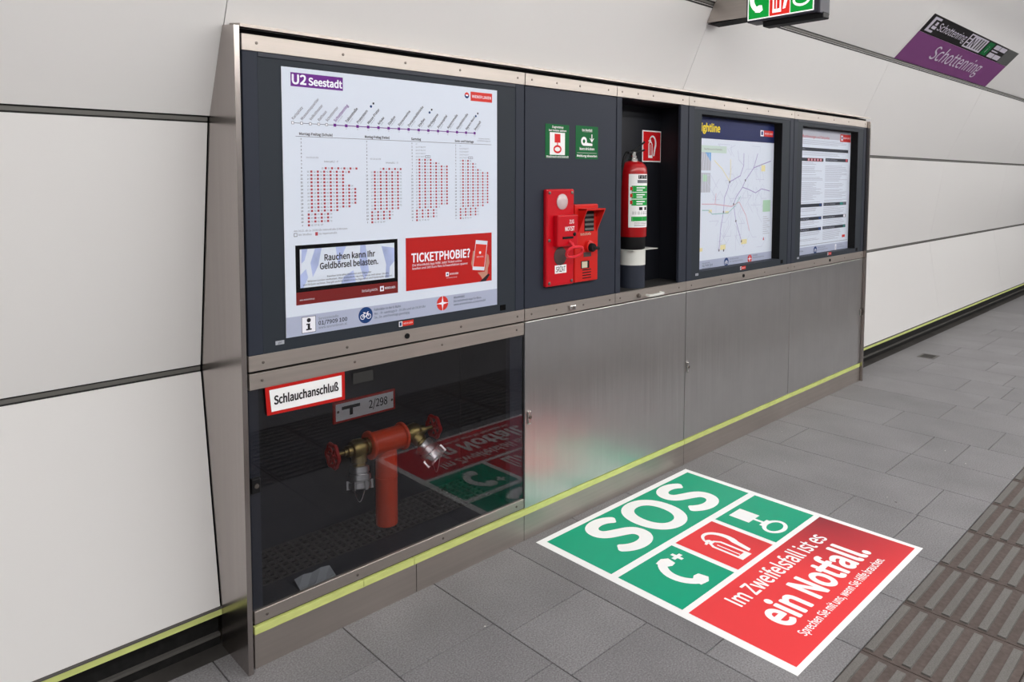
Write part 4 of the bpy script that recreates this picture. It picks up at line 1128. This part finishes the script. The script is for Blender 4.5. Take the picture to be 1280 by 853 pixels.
def handset(p, cx, cz, s, m, l):
    """telephone receiver like a C, s = height"""
    out = []; inn = []
    for k in range(15):
        an = math.radians(118 + (242 - 118) * k / 14)
        out.append((cx + 0.30 * s + 0.62 * s * math.cos(an), cz + 0.56 * s * math.sin(an)))
        inn.append((cx + 0.30 * s + 0.44 * s * math.cos(an), cz + 0.40 * s * math.sin(an)))
    p.poly(out + inn[::-1], m, l)
    p.poly([(cx - 0.10 * s, cz + 0.47 * s), (cx + 0.10 * s, cz + 0.50 * s), (cx + 0.22 * s, cz + 0.42 * s), (cx + 0.18 * s, cz + 0.24 * s), (cx + 0.06 * s, cz + 0.22 * s), (cx - 0.06 * s, cz + 0.28 * s)], m, l + 0.2)
    p.poly([(cx - 0.10 * s, cz - 0.47 * s), (cx - 0.06 * s, cz - 0.28 * s), (cx + 0.06 * s, cz - 0.22 * s), (cx + 0.18 * s, cz - 0.24 * s), (cx + 0.22 * s, cz - 0.42 * s), (cx + 0.10 * s, cz - 0.50 * s)], m, l + 0.2)
def pull(p, cx, cz, s, m, l):
    p.rect(cx - 0.20 * s, cz + 0.10 * s, cx + 0.20 * s, cz + 0.50 * s, m, l); p.rect(cx - 0.035 * s, cz - 0.10 * s, cx + 0.035 * s, cz + 0.12 * s, m, l); p.rect(cx - 0.14 * s, cz - 0.13 * s, cx + 0.14 * s, cz - 0.07 * s, m, l)
    p.ring(cx, cz - 0.30 * s, 0.28 * s, 0.075 * s, m, l, 30, 0.20 * s)
p = fp()
handset(p, 1.555, -0.638, 0.235, 'white', 2); p.rect(1.618, -0.566, 1.676, -0.548, 'white', 2); p.rect(1.638, -0.586, 1.656, -0.528, 'white', 2); p.build('phone_pictogram', t)
p = fp(); ext_icon(p, 1.896, -0.645, 0.245, 'white', 2); p.build('extinguisher_pictogram', t)
p = fp(); pull(p, 2.215, -0.640, 0.262, 'white', 2); p.build('handle_pictogram', t)

t = thing('drain_cover', 'small dark rectangular drain cover set in the slabs beyond the cabinet', 'drain cover', (6.39, -0.11, 0))
MB().rbox(6.295, 6.485, -0.185, -0.045, -0.002, 0.002, 0.001, 1).build('cover_plate', ['ledge'], t)
MB().box(6.32, 6.46, -0.165, -0.065, 0.0015, 0.0026).build('cover_inlay', ['floor_dark'], t)

# ================================================================== HANGING SIGN
SX = 2.560
t = thing('hanging_sign', 'illuminated green and red emergency sign projecting from the wall overhead', 'sign', (SX, -0.5, 2.45))
MB().rbox(SX + 0.004, SX + 0.105, -0.700, -0.325, 2.452, 2.668, 0.006, 2).build('housing', ['sign_housing'], t)
MB().rbox(SX + 0.030, SX + 0.100, -0.715, -0.40, 2.425, 2.455, 0.005, 2).build('bottom_bar', ['rubber'], t)
MB().rbox(SX + 0.0, SX + 0.11, -0.712, -0.698, 2.445, 2.675, 0.004, 2).build('end_cap', ['sign_housing'], t)
sp = lambda: Print((SX + 0.0035, 0, 0), (0, -1, 0), Z)          # a = -y
for (a0, a1, m) in ((0.336, 0.447, 'sign_green'), (0.451, 0.557, 'sign_red'), (0.561, 0.674, 'sign_green')):
    p = sp(); p.rect(a0, 2.468, a1, 2.652, m, 1); p.build('light_field', t)
p = sp(); p.rect(0.330, 2.462, 0.680, 2.658, 'sign_white', 0); p.build('light_panel', t)
p = sp(); handset(p, 0.385, 2.562, 0.135, 'sign_white', 2); p.build('phone_pictogram', t)
p = sp(); ext_icon(p, 0.507, 2.556, 0.15, 'sign_white', 2); p.build('extinguisher_pictogram', t)
p = sp(); pull(p, 0.617, 2.572, 0.16, 'sign_white', 2); p.build('handle_pictogram', t)
# stainless arm between wall and sign
MB().prism([(0.092, 2.490), (0.325, 2.482), (0.325, 2.668), (0.215, 2.668), (0.135, 2.585)], (SX, 0, 0), (0, -1, 0), Z, (-1, 0, 0), 0.115).build('wall_arm', ['steel'], t)
MB().box(SX + 0.002, SX + 0.113, -0.326, -0.098, 2.480, 2.4835).build('arm_gasket', ['black'], t)

# ================================================================== STATION NAME SIGN (on the sloping upper wall)
p0, V, L, N = facet(3)
SO = p0 + N * 0.0005
t = thing('station_name_sign', 'purple and black station name sign reading Schottenring on the sloping upper wall', 'sign', (6.48, p0.y, p0.z))
MB().prism([(5.205, 0.014), (7.775, 0.014), (7.775, 0.268), (5.205, 0.268)], p0 + N * 0.002, X, V, N, 0.0018).build('purple_field', ['purple_dark'], t)
MB().prism([(5.205, 0.270), (7.775, 0.270), (7.775, 0.425), (5.205, 0.425)], p0 + N * 0.002, X, V, N, 0.0018).build('black_field', ['plate_black'], t)
pl_ = lambda: Print(p0 + N * 0.0022, X, V, 0.0006)
p = pl_(); p.text('Schottenring', 5.80, 0.098, 0.120, 'plate_text', w=1.38, l=1, bold=0.004, res=5); p.build('large_lettering', t)
p = pl_()
p.rect(7.40, 0.270, 7.775, 0.425, 'plate_grey', 1); p.build('grey_field', t)
p = pl_()
for (a0, b0, a1, b1) in ((5.27, 0.287, 5.32, 0.410), (5.27, 0.392, 5.43, 0.410), (5.27, 0.287, 5.43, 0.305), (5.35, 0.318, 5.44, 0.342), (5.37, 0.35, 5.42, 0.378)): p.rect(a0, b0, a1, b1, 'plate_text', 1)
p.text('Schottenring', 5.47, 0.322, 0.062, 'plate_text', w=0.72, l=1, bold=0.01, res=4)
p.rect(6.23, 0.285, 6.74, 0.412, 'plate_text', 1)
for k in range(3): p.rect(6.255, 0.297 + k * 0.038, 6.33, 0.325 + k * 0.038, 'plate_black', 2)
p.text('N', 6.37, 0.300, 0.09, 'plate_black', w=0.10, l=2, bold=0.02)
for k in range(3): p.rect(6.52 + k * 0.07, 0.30, 6.56 + k * 0.07, 0.40, 'plate_grey', 2)
p.rect(6.78, 0.285, 6.95, 0.412, 'green_dark', 1); p.text('i', 6.86, 0.31, 0.06, 'plate_text', l=2)
p.rect(7.00, 0.285, 7.38, 0.330, 'plate_text', 1); p.rect(7.00, 0.370, 7.38, 0.412, 'plate_text', 1); p.rect(7.00, 0.344, 7.20, 0.356, 'plate_text', 1)
p.rect(7.17, 0.285, 7.185, 0.412, 'plate_black', 2)
p.build('direction_lettering', t)
